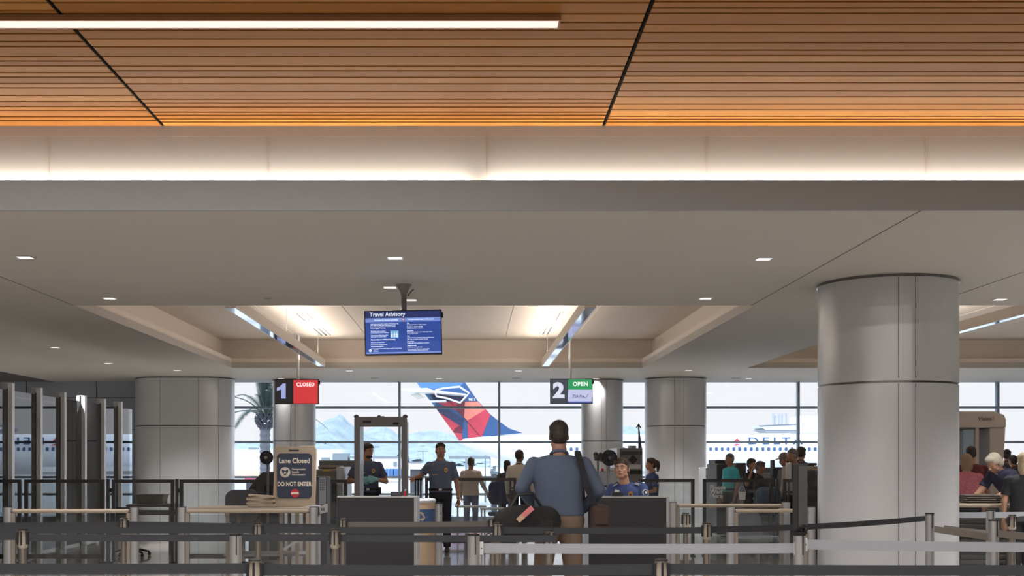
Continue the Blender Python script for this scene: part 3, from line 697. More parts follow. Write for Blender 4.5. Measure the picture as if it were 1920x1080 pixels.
def hand(bm, w, fwd, nrm, curl, thumb_side, g=1.0):
    """palm, four separate fingers and a thumb; fwd = forearm direction, nrm = palm normal"""
    f = V(fwd).normalized(); n = V(nrm); n = (n-f*n.dot(f)).normalized(); s = f.cross(n)*thumb_side; w = V(w)
    capsule(bm, w-f*.02, w+f*.02, .024*g, .024*g, 10)
    for k in range(5):
        u = (k-2)/2; capsule(bm, w+f*.02+s*u*.022, w+f*.082+s*u*.033, .015*g, .0125*g, 10)
    L = (.062, .072, .08, .074); off = (-.034, -.012, .011, .033)
    for l, o in zip(L, off):
        p = w+f*.085+s*o; a = 0; segs = (.45, .32, .23)
        for i, q in enumerate(segs):
            a += curl*(1.0, 1.15, .7)[i]
            dv = (f*cos(a)+n*sin(a)+s*o*1.2).normalized(); p2 = p+dv*l*q*1.05; capsule(bm, p, p2, .0098*g-.0008*i, .0092*g-.0008*i, 8); p = p2
    p = w+f*.025+s*.03; dv = (f*.75+s*.65+n*.25).normalized(); p2 = p+dv*.045
    capsule(bm, p, p2, .0145*g, .012*g, 8); dv = (f*.95+s*.2+n*.4).normalized(); capsule(bm, p2, p2+dv*.042, .0115*g, .0095*g, 8)
def loft(bm, rs, n=24):
    out = []
    for i, (c, rx, ry) in enumerate(rs):
        c = V(c); a = V(rs[max(i-1, 0)][0]); z = V(rs[min(i+1, len(rs)-1)][0]); t = (z-a).normalized()
        x = V((1, 0, 0)); x = (x-t*x.dot(t)).normalized(); y = t.cross(x)
        out.append([c+x*rx*math.copysign(abs(cos(2*pi*k/n))**.85, cos(2*pi*k/n))+y*ry*math.copysign(abs(sin(2*pi*k/n))**.85, sin(2*pi*k/n)) for k in range(n)])
    rings(bm, out)
def person(label, px, d, top, face=0, pose=None, body=1.0, sk='tan', shirt=None, pants=None, hair=HAIRB, style='short', sleeve='short', yaw=0, pitch=0, roll=0,
           vox=.011, loc=None, curl=.35, palmL=(-.8, -.6, 0), palmR=(.8, -.6, 0), shoes=True, seat=0, extra=None, features=False, H=None, collar=True, gloves=None, belt=True, group=None, legs=True, untuck=False, waist=1.0):
    J = {k: V(v) for k, v in {**DJ, **(pose or {})}.items()}
    ztop = Z(top, d); 
    k = (H/1.755) if H else (ztop/(J['hed'].z+.14))
    dz = ztop-(J['hed'].z+.14)*k if H else 0
    for n_ in J: J[n_] = J[n_]*k
    if dz:                                        # seated or bent: raise / lower the upper body, feet stay down
        for n_ in J:
            if n_[:2] not in ('an',): J[n_] = J[n_]+V((0, 0, dz))
    t = thing('person', label, 'person', (X(px, d), d, 0), R(face), group)
    Hd = M.Rotation(R(yaw), 3, 'Z') @ M.Rotation(R(pitch), 3, 'X') @ M.Rotation(R(roll), 3, 'Y')
    C = J['hed']
    hp = lambda x, y, z: C+Hd @ V((x*k, y*k, z*k))
    def he(bm, c, r, rot=None): ell(bm, hp(*c), [q*k for q in r], Hd @ rot if rot else Hd)
    S = SK[sk]
    # ---- body: one continuous surface
    b = B()
    he(b, (0, 0, .032), (.075, .093, .096)); he(b, (0, -.020, -.040), (.062, .068, .070)); he(b, (0, -.056, -.084), (.032, .028, .024))
    he(b, (0, -.072, .022), (.052, .022, .013)); he(b, (.04, -.058, -.025), (.022, .022, .022)); he(b, (-.04, -.058, -.025), (.022, .022, .022))
    he(b, (.050, -.012, -.066), (.017, .036, .024)); he(b, (-.050, -.012, -.066), (.017, .036, .024))
    capsule(b, hp(0, -.086, .012), hp(0, -.108, -.026), .0085*k, .0125*k, 10); he(b, (.011, -.098, -.032), (.009, .011, .008)); he(b, (-.011, -.098, -.032), (.009, .011, .008))
    he(b, (0, -.086, -.056), (.024, .011, .006)); he(b, (0, -.083, -.066), (.02, .012, .007))
    for s in (-1, 1): he(b, (s*.077, .008, -.008), (.009, .019, .031), M.Rotation(R(s*20), 3, 'Z'))
    capsule(b, J['nek']+V((0, .004, -.05*k)), hp(0, .018, -.05), .060*k*min(body, 1.1), .053*k*min(body, 1.1), 16)
    rt = [(J['pel'], .13, .09), (J['wai'], .12, .085), (J['che'], .14, .095), (J['che'].lerp(J['nek'], .55), .13, .08), (J['nek'], .06, .055)]
    loft(b, [(c, rx*k*body, ry*k*body) for c, rx, ry in rt])
    for s in 'LR':
        capsule(b, J['sh'+s], J['el'+s], .044*k*body, .037*k*body); capsule(b, J['el'+s], J['wr'+s], .038*k*body, .026*k)
        fa = (J['wr'+s]-J['el'+s]).normalized()
        hand(b, J['wr'+s]+fa*.02*k, fa, palmL if s == 'L' else palmR, curl, (1 if s == 'L' else -1), k*1.05 if vox < .01 else k*1.2)
        if legs:
            capsule(b, J['hi'+s], J['kn'+s], .07*k, .048*k); capsule(b, J['kn'+s], J['an'+s], .045*k, .032*k)
            capsule(b, J['an'+s]+V((0, 0, -.04*k)), J['an'+s]+V((0, -.13*k, -.055*k)), .03*k, .025*k)
    remesh('body', b, S, t, vox, 3)
    # ---- hair
    b = B()
    if style in ('short', 'pony', 'long', 'fade'):
        g = 1.0 if style != 'fade' else .975
        he(b, (0, .010, .056), (.0815*g, .1005*g, .085*g)); he(b, (0, .036, .010), (.080*g, .077*g, .088*g))
        for s_ in (-1, 1): he(b, (s_*.056, -.040, .072), (.024, .030, .034)); he(b, (s_*.0715, -.004, .018), (.009, .020, .036))
        he(b, (0, -.060, .104), (.044, .028, .022))
    if style == 'buzz':
        he(b, (0, .01, .052), (.0775, .0965, .081)); he(b, (0, .032, .012), (.0765, .0735, .085))
    if style == 'long':
        he(b, (0, .04, -.05), (.088, .068, .12)); he(b, (.055, .01, -.04), (.034, .05, .11)); he(b, (-.055, .01, -.04), (.034, .05, .11))
    if style == 'pony':
        he(b, (0, .10, .08), (.03, .028, .03)); tube(b, [hp(0, .1, .09), hp(0, .14, .06), hp(0, .15, -.01), hp(0, .145, -.09), hp(0, .14, -.13)], [.02*k, .034*k, .036*k, .028*k, .012*k])
    if style == 'fluffy':
        he(b, (0, .022, .045), (.092, .1, .096)); he(b, (0, .05, -.01), (.085, .075, .09)); he(b, (0, -.03, .085), (.075, .06, .045))
    if style == 'cap':
        he(b, (0, .008, .058), (.086, .103, .082)); he(b, (0, -.12, .045), (.06, .055, .009))
        remesh('cap', b, cloth('cap_fabric', (120, 112, 104)), t, .007, 2); b = B(); he(b, (0, .036, -.005), (.079, .074, .075))
    remesh('hair', b, hair, t, .0065*max(1, vox/.009), 2)
    if features:
        for s in (-1, 1):
            b = B(); he(b, (s*.031, -.0792, .004), (.0135, .0095, .0070)); mk('eye', b, m_eyew, t, smooth=True, world=False)
            b = B(); he(b, (s*.031+features*.003, -.0868, .0048), (.0058, .004, .0058)); mk('iris', b, m_iris, t, smooth=True, world=False)
            b = B(); tube(b, [hp(s*.012, -.098, .022), hp(s*.03, -.0965, .030), hp(s*.052, -.079, .022)], [.0036*k, .0046*k, .0028*k], 8); mk('eyebrow', b, hair, t, smooth=True, world=False)
        b = B(); he(b, (0, -.0935, -.0565), (.021, .0055, .0042)); he(b, (0, -.092, -.0645), (.018, .006, .0048)); mk('lips', b, m_lip, t, smooth=True, world=False)
    # ---- clothes
    b = B(); B_ = body
    low = -.06 if untuck else .03
    uf = 1.07 if untuck else 1.0
    sr = [(J['pel']+V((0, 0, low*k)), .168*waist*uf, .118*waist*uf), (J['wai'], .158*waist, .118*waist), (J['wai'].lerp(J['che'], .55), .168*(.5+.5*waist), .125), (J['che'], .182, .122), (J['che'].lerp(J['nek'], .45), .172, .108), (J['che'].lerp(J['nek'], .78), .132, .092), (J['nek'].lerp(J['che'], .04), .088, .076), (J['nek']+V((0, 0, .012*k)), .068, .066)]
    loft(b, [(c, rx*k*B_, ry*k*B_) for c, rx, ry in sr])
    for s in 'LR':
        sg = 1 if s == 'L' else -1
        A_ = min(B_, 1.0+(B_-1)*.45)
        capsule(b, J['nek']+V((sg*.03*k, 0, -.022*k)), J['sh'+s]+V((-sg*.02*k, 0, -.004*k)), .052*k, .054*k*A_)
        capsule(b, J['sh'+s]-V((sg*.06*k, 0, .02*k)), J['sh'+s]-V((sg*.008*k, 0, .012*k)), .064*k*A_, .056*k*A_)
        if sleeve == 'short':
            e = J['sh'+s].lerp(J['el'+s], .72); capsule(b, J['sh'+s], J['sh'+s].lerp(e, .5), .061*k*A_, .058*k*A_); cyl(b, J['sh'+s].lerp(e, .4), e, .058*k*A_, .064*k*A_, 18)
        elif sleeve == 'long':
            capsule(b, J['sh'+s], J['el'+s], .061*k*A_, .052*k*A_); cyl(b, J['el'+s], J['wr'+s].lerp(J['el'+s], .06), .052*k*A_, .038*k*A_, 18); ell(b, J['el'+s], (.052*k*A_,)*3)
    remesh('shirt', b, shirt, t, max(.008, vox*.9), 3)
    if collar:
        b = B(); nb = J['nek']+V((0, -.002*k, .004*k)); q = k*min(B_, 1.1)*.9
        pts = [nb+V((sin(a)*.071*q, -cos(a)*.068*q, (.018-.03*cos(a))*k)) for a in [R(x) for x in range(25, 336, 18)]]
        tube(b, pts, .012*k, 8)
        for sg in (-1, 1):
            p0 = nb+V((sg*.03*q, -.066*q, -.01*k)); p1 = nb+V((sg*.055*q, -.085*q, -.055*k))
            capsule(b, p0, p1, .013*k, .006*k, 8)
        mk('collar', b, shirt, t, smooth=True, world=False)
    if legs:
        b = B()
        loft(b, [(J['pel']+V((0, 0, .075*k)), .150*k*B_*waist, .104*k*B_*waist), (J['pel'], (.155 if untuck else .170)*k*B_*waist, (.103 if untuck else .119)*k*B_*waist), (J['pel']+V((0, 0, -.08*k)), .17*k*B_, .115*k*B_)])
        for s in 'LR':
            capsule(b, J['hi'+s], J['kn'+s], .088*k*B_, .066*k*B_); cyl(b, J['kn'+s], J['an'+s]+V((0, 0, .0)), .064*k*B_, .056*k*B_, 18)
        remesh('trousers', b, pants, t, max(.01, vox), 3)
        b = B(); c = J['pel']+V((0, 0, .075*k if belt and not untuck else .02*k))
        lathe(b, [(.95, -.02), (1.05, -.02), (1.05, .02), (.95, .02)]); 
        bmesh.ops.transform(b, matrix=M.Translation(c) @ M.Diagonal(((.166 if belt and not untuck else .14)*k*B_*waist, (.121 if belt and not untuck else .09)*k*B_*waist, 1, 1)), verts=b.verts)
        bo = mk('belt', b, mat('leather_belt', (24, 22, 22), .4), t, smooth=True, world=False)
        if belt and not untuck and (features or vox < .0105):
            b = B(); box(b, c+V((0, -.127*k*B_*waist, 0)), (.05*k, .012, .036*k)); mk('buckle', b, m_alu, bo, world=False, bevel=.003)
        if shoes:
            for s in 'LR':
                a = J['an'+s]; b = B(); ell(b, (a.x, a.y+.01*k, .045*k), (.045*k, .06*k, .045*k)); ell(b, (a.x, a.y-.11*k, .034*k), (.048*k, .085*k, .034*k)); capsule(b, (a.x, a.y, .03*k), (a.x, a.y-.14*k, .028*k), .034*k, .03*k)
                bmesh.ops.bisect_plane(b, geom=b.verts[:]+b.edges[:]+b.faces[:], plane_co=(0, 0, .003), plane_no=(0, 0, -1), clear_outer=True)
                mk('shoe', b, mat('black_leather', (26, 24, 24), .35), t, smooth=True, world=False)
    if extra: extra(t, J, k, hp, B_)
    return t, J, k
def disc(t, c, r, m, name, nrm=(0, -1, 0), label=None, th=.004, par=None):
    b = B(); n = V(nrm).normalized(); c = V(c); cyl(b, c-n*th, c+n*th, r, r, 24); return mk(name, b, m, par or t, world=False, label=label)
m_gold = mat('gold_badge', (196, 150, 92), .35, .6); m_patch = mat('patch_cream', (206, 204, 208), .8, var=.05); m_navy = mat('patch_navy', (36, 42, 78), .8)
def badge(t, J, k, x, z, y):
    b = B(); prism(b, [(x-.024*k, z+.03*k), (x, z+.04*k), (x+.024*k, z+.03*k), (x+.026*k, z-.01*k), (x+.012*k, z-.032*k), (x, z-.04*k), (x-.012*k, z-.032*k), (x-.026*k, z-.01*k)], y-.008, y)
    o = mk('badge', b, m_gold, t, world=False); b = B(); prism(b, circ(x, z, .011*k, 14), y-.011, y-.007); mk('badge_centre', b, m_navy, o, world=False)
BLUE1 = cloth('slate_blue_polo', (72, 80, 108)); BLUE2 = cloth('faded_blue_polo', (92, 104, 130)); ROYAL = cloth('royal_blue_shirt', (60, 76, 124))

# --- the man walking up to the open podium, back to camera
def ex_walk(t, J, k, hp, B_):
    cp = J['nek']
walker, WJ, Wk = person('heavyset man seen from behind in a grey-blue long sleeved shirt approaching the open podium', 1048, 10.35, 787, face=180, body=1.22, sk='dim', waist=1.05,
       shirt=cloth('grey_blue_shirt', (80, 92, 112), sc=9, bump=.8), pants=cloth('khaki_trousers', (116, 98, 84)), sleeve='long', vox=.009, curl=1.0, collar=True, belt=False,
       pose=dict(shL=(.21, .01, 1.385), shR=(-.21, .01, 1.385), elL=(.315, .04, 1.19), wrL=(.20, -.16, 1.03), elR=(-.33, .05, 1.17), wrR=(-.20, -.14, .99), knL=(.13, -.08, .5), anL=(.13, -.10, .085), knR=(-.12, .0, .5), anR=(-.13, .1, .085)))
def wp(x, y, z): return M.Rotation(pi, 3, 'Z') @ V((x*Wk, y*Wk, z*Wk))+walker.location
# shoulder bag (strap over the right shoulder) and duffel with tag
t = thing('shoulder_bag', 'brown shoulder bag hanging at the right hip of the walking man', 'bag', wp(-.30, .0, .9))
b = B(); pts = [wp(-.215, -.16, 1.05), wp(-.20, -.155, 1.25), wp(-.165, -.12, 1.42), wp(-.155, .0, 1.495), wp(-.165, .125, 1.42), wp(-.22, .165, 1.2), wp(-.30, .13, 1.0)]
rs = []
for i, p in enumerate(pts):
    dd = (pts[min(i+1, 6)]-pts[max(i-1, 0)]).normalized(); sd = V((1, 0, 0)); sd = (sd-dd*sd.dot(dd)).normalized()*.026; n_ = dd.cross(sd).normalized()*.004
    rs.append([p-sd-n_, p+sd-n_, p+sd+n_, p-sd+n_])
rings(b, rs); mk('strap', b, cloth('black_strap', (34, 34, 40)), t)
b = B(); c = wp(-.335, .0, .93); box(b, c, (.17, .36, .26)); o = mk('pouch', b, cloth('dark_brown_leather', (66, 52, 46)), t, bevel=.04)
b = B(); box(b, c+V((.0, -.2, .03)), (.13, .03, .14)); mk('pocket', b, cloth('dark_brown_leather', (66, 52, 46)), t, bevel=.012)
t = thing('duffel_bag', 'bulging black duffel bag with a pink luggage tag carried beside the walking man', 'bag', P(988, 982, 10.03))
b = B(); c = P(988, 981, 10.03)
capsule(b, c+V((-.13, -.05, 0)), c+V((.16, .05, .01)), .145, .14); box(b, c+V((0, 0, -.06)), (.44, .26, .17)); ell(b, c+V((-.05, -.02, .04)), (.24, .15, .12))
remesh('bag_body', b, cloth('black_nylon', (30, 29, 31), bump=.8), t, .011, 5).matrix_parent_inverse = t.matrix_basis.inverted()
b = B(); tube(b, [c+V((-.15, -.04, .12)), c+V((-.08, -.02, .24)), c+V((.05, .02, .255)), c+V((.13, .04, .13))], .014); mk('handle', b, m_black, t, smooth=True)
b = B(); q = P(987, 962, 9.82); rr = M.Rotation(R(-38), 3, 'Y'); box(b, q, (.14, .006, .045), M.Rotation(R(-42), 3, 'Y') ); mk('tag', b, mat('pink_tag', (208, 120, 122), .6), t, label='pink luggage tag', bevel=.003)
b = B(); box(b, q+V((-.05, -.004, -.045)), (.06, .006, .043), M.Rotation(R(-42), 3, 'Y')); mk('tag', b, mat('beige_tag', (190, 158, 132), .6), t, label='beige luggage tag')
b = B(); tube(b, [c+V((-.2, .02, .08)), c+V((-.22, .0, -.02)), c+V((-.14, -.12, -.1))], .008); mk('loose_strap', b, m_black, t, smooth=True)

# --- officer with cyan gloves behind the metal detector
m_glove = mat('cyan_glove', (136, 200, 208), .5, var=.06)
def Hd_(yaw, pitch): return M.Rotation(R(yaw), 3, 'Z') @ M.Rotation(R(pitch), 3, 'X')
def ex_o1(t, J, k, hp, B_):
    badge(t, J, k, .085*k, 1.30*k, -.148*k*B_)
    b = B(); box(b, (-.085*k, -.143*k*B_, 1.27*k), (.07*k, .006, .014*k)); mk('name_bar', b, m_alu, t, world=False)
    for s in 'LR':
        b = B(); fa = (J['wr'+s]-J['el'+s]).normalized(); hand(b, J['wr'+s]+fa*.02*k, fa, (0, 1, 0), .2, (1 if s == 'L' else -1), k*1.4); capsule(b, J['wr'+s]-fa*.03, J['wr'+s]+fa*.03, .036*k, .038*k); remesh('glove', b, m_glove, t, .006, 2)
    b = B()
    for s in (-1, 1):
        pts = [hp(s*.034+.019*cos(a), -.1, .005+.014*sin(a)) for a in [2*pi*i/16 for i in range(17)]]; tube(b, pts, .0022*k, 6)
        tube(b, [hp(s*.053, -.098, .008), hp(s*.078, -.03, .008)], .002*k, 6)
    mk('glasses', b, m_black, t, world=False)
    b = B(); ell(b, hp(0, -.040, -.084), (.057*k, .053*k, .034*k), Hd_(42, 4)); ell(b, hp(0, -.095, -.0455), (.024*k, .006*k, .004*k)); mk('beard', b, HAIRB, t, smooth=True, world=False)
    for s in (-1, 1):
        b = B(); box(b, (s*.125*k, -.005, J['shL'].z+.056*k), (.05*k, .1*k, .01)); mk('epaulette', b, m_navy, t, world=False, bevel=.003)
    b = B(); box(b, (.2*k, -.03, .98*k), (.05, .07, .12)); mk('radio', b, m_black, t, world=False, bevel=.006)
person('officer in slate blue polo and cyan gloves behind the metal detector', 689, 19.6, 830, face=8, body=1.12, shirt=BLUE1, pants=NAVYP, sk='tan', yaw=42, pitch=4, vox=.0085, waist=1.02,
       pose=dict(elL=(.30, .0, 1.13), wrL=(.115, -.235, 1.165), elR=(-.30, .0, 1.13), wrR=(-.115, -.235, 1.155)), features=1, extra=ex_o1, palmL=(0, 1, 0), palmR=(0, 1, 0), curl=.2)
# --- officer with arm out
def ex_o2(t, J, k, hp, B_):
    badge(t, J, k, .09*k, 1.315*k, -.143*k*B_)
    b = B(); box(b, (-.085*k, -.136*k*B_, 1.24*k), (.075*k, .006, .014*k)); mk('name_bar', b, m_gold, t, world=False)
    b = B(); ell(b, J['wrL'], (.032*k, .034*k, .014*k)); mk('watch', b, m_black, t, smooth=True, world=False)
person('officer in faded blue polo with one arm stretched out onto a stand', 826, 19.3, 829, face=0, body=1.08, shirt=BLUE2, pants=NAVYP, sk='olive', yaw=8, pitch=-10, vox=.0085, waist=1.03,
       pose=dict(elL=(.26, .02, 1.10), wrL=(.285, -.05, .87), elR=(-.325, .02, 1.21), wrR=(-.39, -.16, 1.20)), features=1, extra=ex_o2, curl=.6, palmR=(0, -.3, -1))
# --- seated officer at the podium
def ex_o3(t, J, k, hp, B_):
    s = J['shL']; 
    for sg, q in ((1, J['shL']), (-1, J['shR'])):
        b = B(); box(b, q+V((-sg*.05*k, -.012*k, .052*k)), (.05*k, .10*k, .008*k), M.Rotation(R(sg*18), 3, 'Y') @ M.Rotation(R(24), 3, 'X')); e_ = mk('epaulette', b, m_navy, t, world=False, bevel=.004)
        for yy in (-.04, -.012):
            b = B(); box(b, q+V((-sg*.05*k, (yy-.012)*k, .058*k))+V((0, 0, .44*yy*k)), (.048*k, .010*k, .006*k), M.Rotation(R(sg*18), 3, 'Y') @ M.Rotation(R(24), 3, 'X')); mk('stripe', b, m_patch, e_, world=False)
    n = V((.72, -.62, .25)); c = J['shL']+V((.044*k, -.054*k, -.05*k)); c = c+n.normalized()*.004; disc(t, c, .038*k, m_patch, 'shoulder_patch', n, 'round cream shoulder patch', .008)
    c = c+n.normalized()*.005; o = disc(t, c+n.normalized()*.005, .029*k, m_navy, 'patch_ring', n, th=.0025); disc(t, c+n.normalized()*.009, .015*k, m_patch, 'patch_emblem', n, th=.002)
    badge(t, J, k, .075*k, J['che'].z+.03*k, J['che'].y-.128*k*B_)
    b = B(); box(b, (-.085*k, J['che'].y-.13*k, J['che'].z+.04*k), (.055*k, .006, .085*k), M.Rotation(R(12), 3, 'Y')); mk('identity_card', b, mat('card_white', (214, 210, 204), .5), t, world=False, bevel=.003)
person('seated officer in royal blue shirt looking up from behind the open podium', 1177, 12.5, 857, face=-24, H=1.68, body=1.0, shirt=ROYAL, pants=NAVYP, sk='light', hair=mat('hair_short_brown', (62, 48, 38), .6, var=.3, sc=60, bump=.4),
       style='short', yaw=2, pitch=-10, roll=-5, sleeve='short', vox=.0065, features=1, extra=ex_o3, curl=.5,
       pose=dict(hed=(-.045, -.075, 1.605), nek=(-.01, -.03, 1.435), che=(0, -.015, 1.30), shL=(.175, -.02, 1.40), shR=(-.175, -.02, 1.39), elL=(.24, -.12, 1.13), wrL=(.1, -.3, 1.11), elR=(-.24, -.12, 1.12), wrR=(-.1, -.3, 1.11), knL=(.13, -.42, .93), knR=(-.13, -.42, .93), anL=(.13, -.38, .30), anR=(-.13, -.38, .30)), shoes=False)
# --- woman officer in profile
def ex_o4(t, J, k, hp, B_):
    n = V((1, -.1, .1)); c = J['shL']+V((.066*k, 0, -.09*k)); disc(t, c, .042*k, m_patch, 'shoulder_patch', n, 'round cream shoulder patch', .005); disc(t, c+V((.006, 0, 0)), .026*k, m_navy, 'patch_ring', n, th=.003)
    b = B(); box(b, J['shL']+V((-.045*k, -.0, .053*k)), (.07*k, .045*k, .010*k), M.Rotation(R(18), 3, 'Y')); mk('epaulette', b, m_navy, t, world=False)
person('woman officer with brown ponytail and blue shirt in profile beside a round column', 1222, 19.9, 858, face=-78, shirt=ROYAL, pants=NAVYP, sk='tan', hair=HAIRN, style='pony', vox=.009, features=1, extra=ex_o4, curl=.4, pitch=-3,
       pose=dict(elL=(.22, -.02, 1.13), wrL=(.18, -.26, 1.08), elR=(-.22, -.02, 1.13), wrR=(-.18, -.26, 1.08)))
# --- travellers in the distance
person('traveller in a loose beige shirt seen from behind beyond the scratched glass screen', 883, 24.6, 857, face=168, shirt=cloth('beige_shirt', (168, 156, 148)), pants=JEAN, sk='dim', body=1.12, sleeve='long', untuck=True, collar=False, pose=dict(elR=(-.29, .02, 1.1), wrR=(-.36, -.12, .93)))
person('woman with long dark hair and black jacket behind the scratched glass screen', 951, 24.0, 862, face=190, shirt=cloth('charcoal_jacket', (52, 52, 58)), pants=BLKP, sk='dim', style='long', sleeve='long', collar=False, untuck=True)
person('man in a cream shirt standing left of the walking man', 974, 22.4, 842, face=165, shirt=cloth('cream_shirt', (196, 190, 182)), pants=BLKP, sk='brown', style='buzz', hair=HAIRB, sleeve='long', yaw=-25)
person('man in a teal polo shirt behind the please wait here screen', 1369, 23.0, 849, face=-68, shirt=cloth('teal_polo', (70, 172, 186)), pants=BLKP, sk='dim', style='buzz', hair=HAIRG, body=1.08, yaw=0, waist=1.08)
person('woman with hair tied up holding a phone to her ear', 1408, 22.0, 859, face=40, shirt=cloth('black_top', (44, 42, 46)), pants=BLKP, sk='dim', style='short', pose=dict(elL=(.27, -.1, 1.2), wrL=(.13, -.12, 1.5), elR=(-.27, -.1, 1.2), wrR=(-.13, -.12, 1.48)), sleeve='short')
person('young person with short brown hair and dark top facing right', 1424, 20.1, 864, face=70, shirt=cloth('dark_hoodie', (48, 47, 52)), pants=JEAN, sk='dim', style='fade', hair=mat('hair_ash', (84, 74, 68), .6, var=.2, sc=60), sleeve='long', pitch=10, pose=dict(elL=(.23, -.05, 1.13), wrL=(.15, -.27, 1.1)))
person('person in a tan cap bending forward left of the narrow sign board', 1472, 20.6, 848, face=-80, shirt=cloth('grey_top', (96, 94, 100)), pants=BLKP, sk='dim', style='cap', hair=HAIRN, pitch=14, sleeve='short')
person('man with cropped hair and pale grey hoodie behind the narrow sign board', 1487, 19.7, 840, face=-60, shirt=cloth('pale_grey_hoodie', (170, 164, 164)), pants=BLKP, sk='dim', style='buzz', hair=HAIRG, body=1.12, sleeve='long', pitch=10, yaw=-10)
person('dark haired traveller standing behind the man in the pale grey hoodie', 1502, 22.5, 837, face=150, shirt=cloth('slate_jacket', (66, 66, 74)), pants=BLKP, sk='dim', style='short', sleeve='long')
person('woman with shoulder length hair in a pink patterned top at the right', 1812, 17.0, 850, face=160, shirt=mat('pink_patterned', (200, 118, 130), .85, var=.6, sc=45, bump=.4), pants=BLKP, sk='light', hair=mat('hair_chestnut', (150, 120, 92), .6, var=.25, sc=60, bump=.4), style='long', sleeve='short', collar=False, body=1.1, yaw=20)
person('man with cropped hair in a black and red shirt before the body scanner', 1821, 18.4, 835, face=172, shirt=mat('black_red_shirt', (92, 36, 44), .85, var=.85, sc=5, bump=.3), pants=BLKP, sk='olive', style='buzz', sleeve='short', collar=False, body=1.2)
person('white haired man in a navy polo bending over the bins', 1911, 15.95, 849, face=-72, shirt=cloth('navy_polo', (52, 54, 78)), pants=BLKP, sk='light', hair=HAIRW, style='fluffy', body=1.15, pitch=34, H=1.82, vox=.0095,
       pose=dict(wai=(0, -.05, 1.07), che=(0, -.20, 1.24), nek=(0, -.31, 1.34), hed=(0, -.40, 1.45), shL=(.19, -.27, 1.31), shR=(-.19, -.27, 1.31), elL=(.23, -.42, 1.08), wrL=(.17, -.62, .98), elR=(-.23, -.42, 1.08), wrR=(-.17, -.62, .98)))
person('woman with wavy blonde hair in a black tee at the right edge', 1921, 13.85, 847, face=155, shirt=cloth('black_tee', (36, 36, 40)), pants=BLKP, sk='light', hair=HAIRL, style='long', sleeve='short', collar=False, body=1.08, yaw=25)
person('distant dark haired man beyond the body scanner', 1888, 25.0, 842, face=150, shirt=cloth('slate_jacket', (66, 66, 74)), pants=BLKP, sk='dim', style='short', sleeve='long')
person('distant shorter traveller right of the body scanner', 1900, 24.0, 853, face=200, shirt=cloth('charcoal_jacket', (52, 52, 58)), pants=BLKP, sk='dim', style='short', sleeve='long')
# ================================================================ furniture and equipment
m_char = mat('charcoal_laminate', (36, 37, 42), .55, var=.10, sc=220)
m_steel = mat('steel_panel', (150, 154, 160), .35, .5, var=.05); m_pale = mat('pale_panel', (196, 200, 205), .4, .1, var=.03)
m_mach = mat('machine_taupe', (116, 108, 102), .5, var=.06); m_machd = mat('machine_dark', (60, 60, 64), .5, var=.08); m_grey = mat('mid_grey_plastic', (112, 112, 116), .5, var=.05)
m_red = mat('red_plastic', (200, 40, 60), .4); m_tan = mat('tan_plastic', (168, 152, 133), .55, var=.05)
def bxp(b, px0, px1, py0, py1, d0, d1):
    """box whose front face at depth d0 spans the given bearings and heights"""
    bx(b, X(px0, d0), X(px1, d0), d0, d1, max(0, Z(py1, d0)), Z(py0, d0))
def podium(label, pa, pb, d, top):
    xa, xb = X(pa, d), X(pb, d); zt = Z(top, d)
    t = thing('podium', label, 'podium', ((xa+xb)/2, d+.3, 0), 0, 'charcoal document check podiums')
    b = B(); bx(b, xa, xb-.03, d, d+.02, .06, zt-.012); mk('front_panel', b, m_char, t)
    b = B(); bx(b, xb-.03, xb, d-.004, d+.6, 0, zt-.012); mk('side_panel', b, m_alu, t)
    b = B(); bx(b, xa-.0, xa+.03, d+.021, d+.6, 0, zt-.012); mk('side_panel', b, m_alu, t)
    b = B(); bx(b, xa+.02, xb-.03, d+.03, d+.05, 0, .06); mk('plinth', b, m_black, t)
    b = B(); bx(b, xa+.03, xb-.03, d+.25, d+.6, zt-.30, zt-.27); mk('worktop', b, m_grey, t)
    b = B(); bx(b, xa-.002, xb+.002, d-.006, d+.22, zt-.012, zt); mk('top_ledge', b, m_alu, t, bevel=.002)
    return t
podium('closed charcoal podium in front of the metal detector', 632, 782, 11.7, 931)
podium('open charcoal podium with the seated officer behind it', 1104, 1255, 11.7, 931)
zt = Z(931, 11.7)
b = B(); bx(b, X(732, 11.75), X(753, 11.75), 11.78, 11.88, zt+.001, Z(922, 11.78)); o = mk('card_reader', b, m_machd, bevel=.004); tag(o, 'small dark reader box on top of the closed podium', 'reader')
b = B(); cyl(b, (X(759.5, 11.8), 11.8, zt+.001), (X(759.5, 11.8), 11.8, zt+.05), .013, .010); o = mk('hand_gel', b, m_red, smooth=True); tag(o, 'small red bottle standing on the closed podium', 'bottle')
b = B(); cyl(b, (0, 0, .05), (0, 0, .062), .006); box(b, (.006, 0, .066), (.02, .01, .008)); p = mk('pump', b, m_pale, o, world=False); p.location = (X(759.5, 11.8), 11.8, zt)
b = B(); bx(b, X(1148, 11.75), X(1169, 11.75), 11.78, 11.9, zt+.001, Z(923, 11.78)); o = mk('card_reader', b, m_black, bevel=.004); tag(o, 'small black reader on top of the open podium', 'reader')
# stool of the seated officer
t = thing('stool', 'tall stool under the seated officer behind the open podium', 'stool', (X(1177, 12.45), 12.5, 0))
c = V((X(1177, 12.45), 12.5, 0)); b = B(); lathe(b, [(0, .60), (.17, .60), (.19, .63), (.17, .66), (0, .66)], c); mk('seat', b, m_black, t, smooth=True)
b = B(); cyl(b, c+V((0, 0, .04)), c+V((0, 0, .60)), .025); lathe(b, [(0, .02), (.22, .02), (.2, .035), (.03, .05), (0, .05)], c); mk('pedestal', b, m_chrome, t, smooth=True)
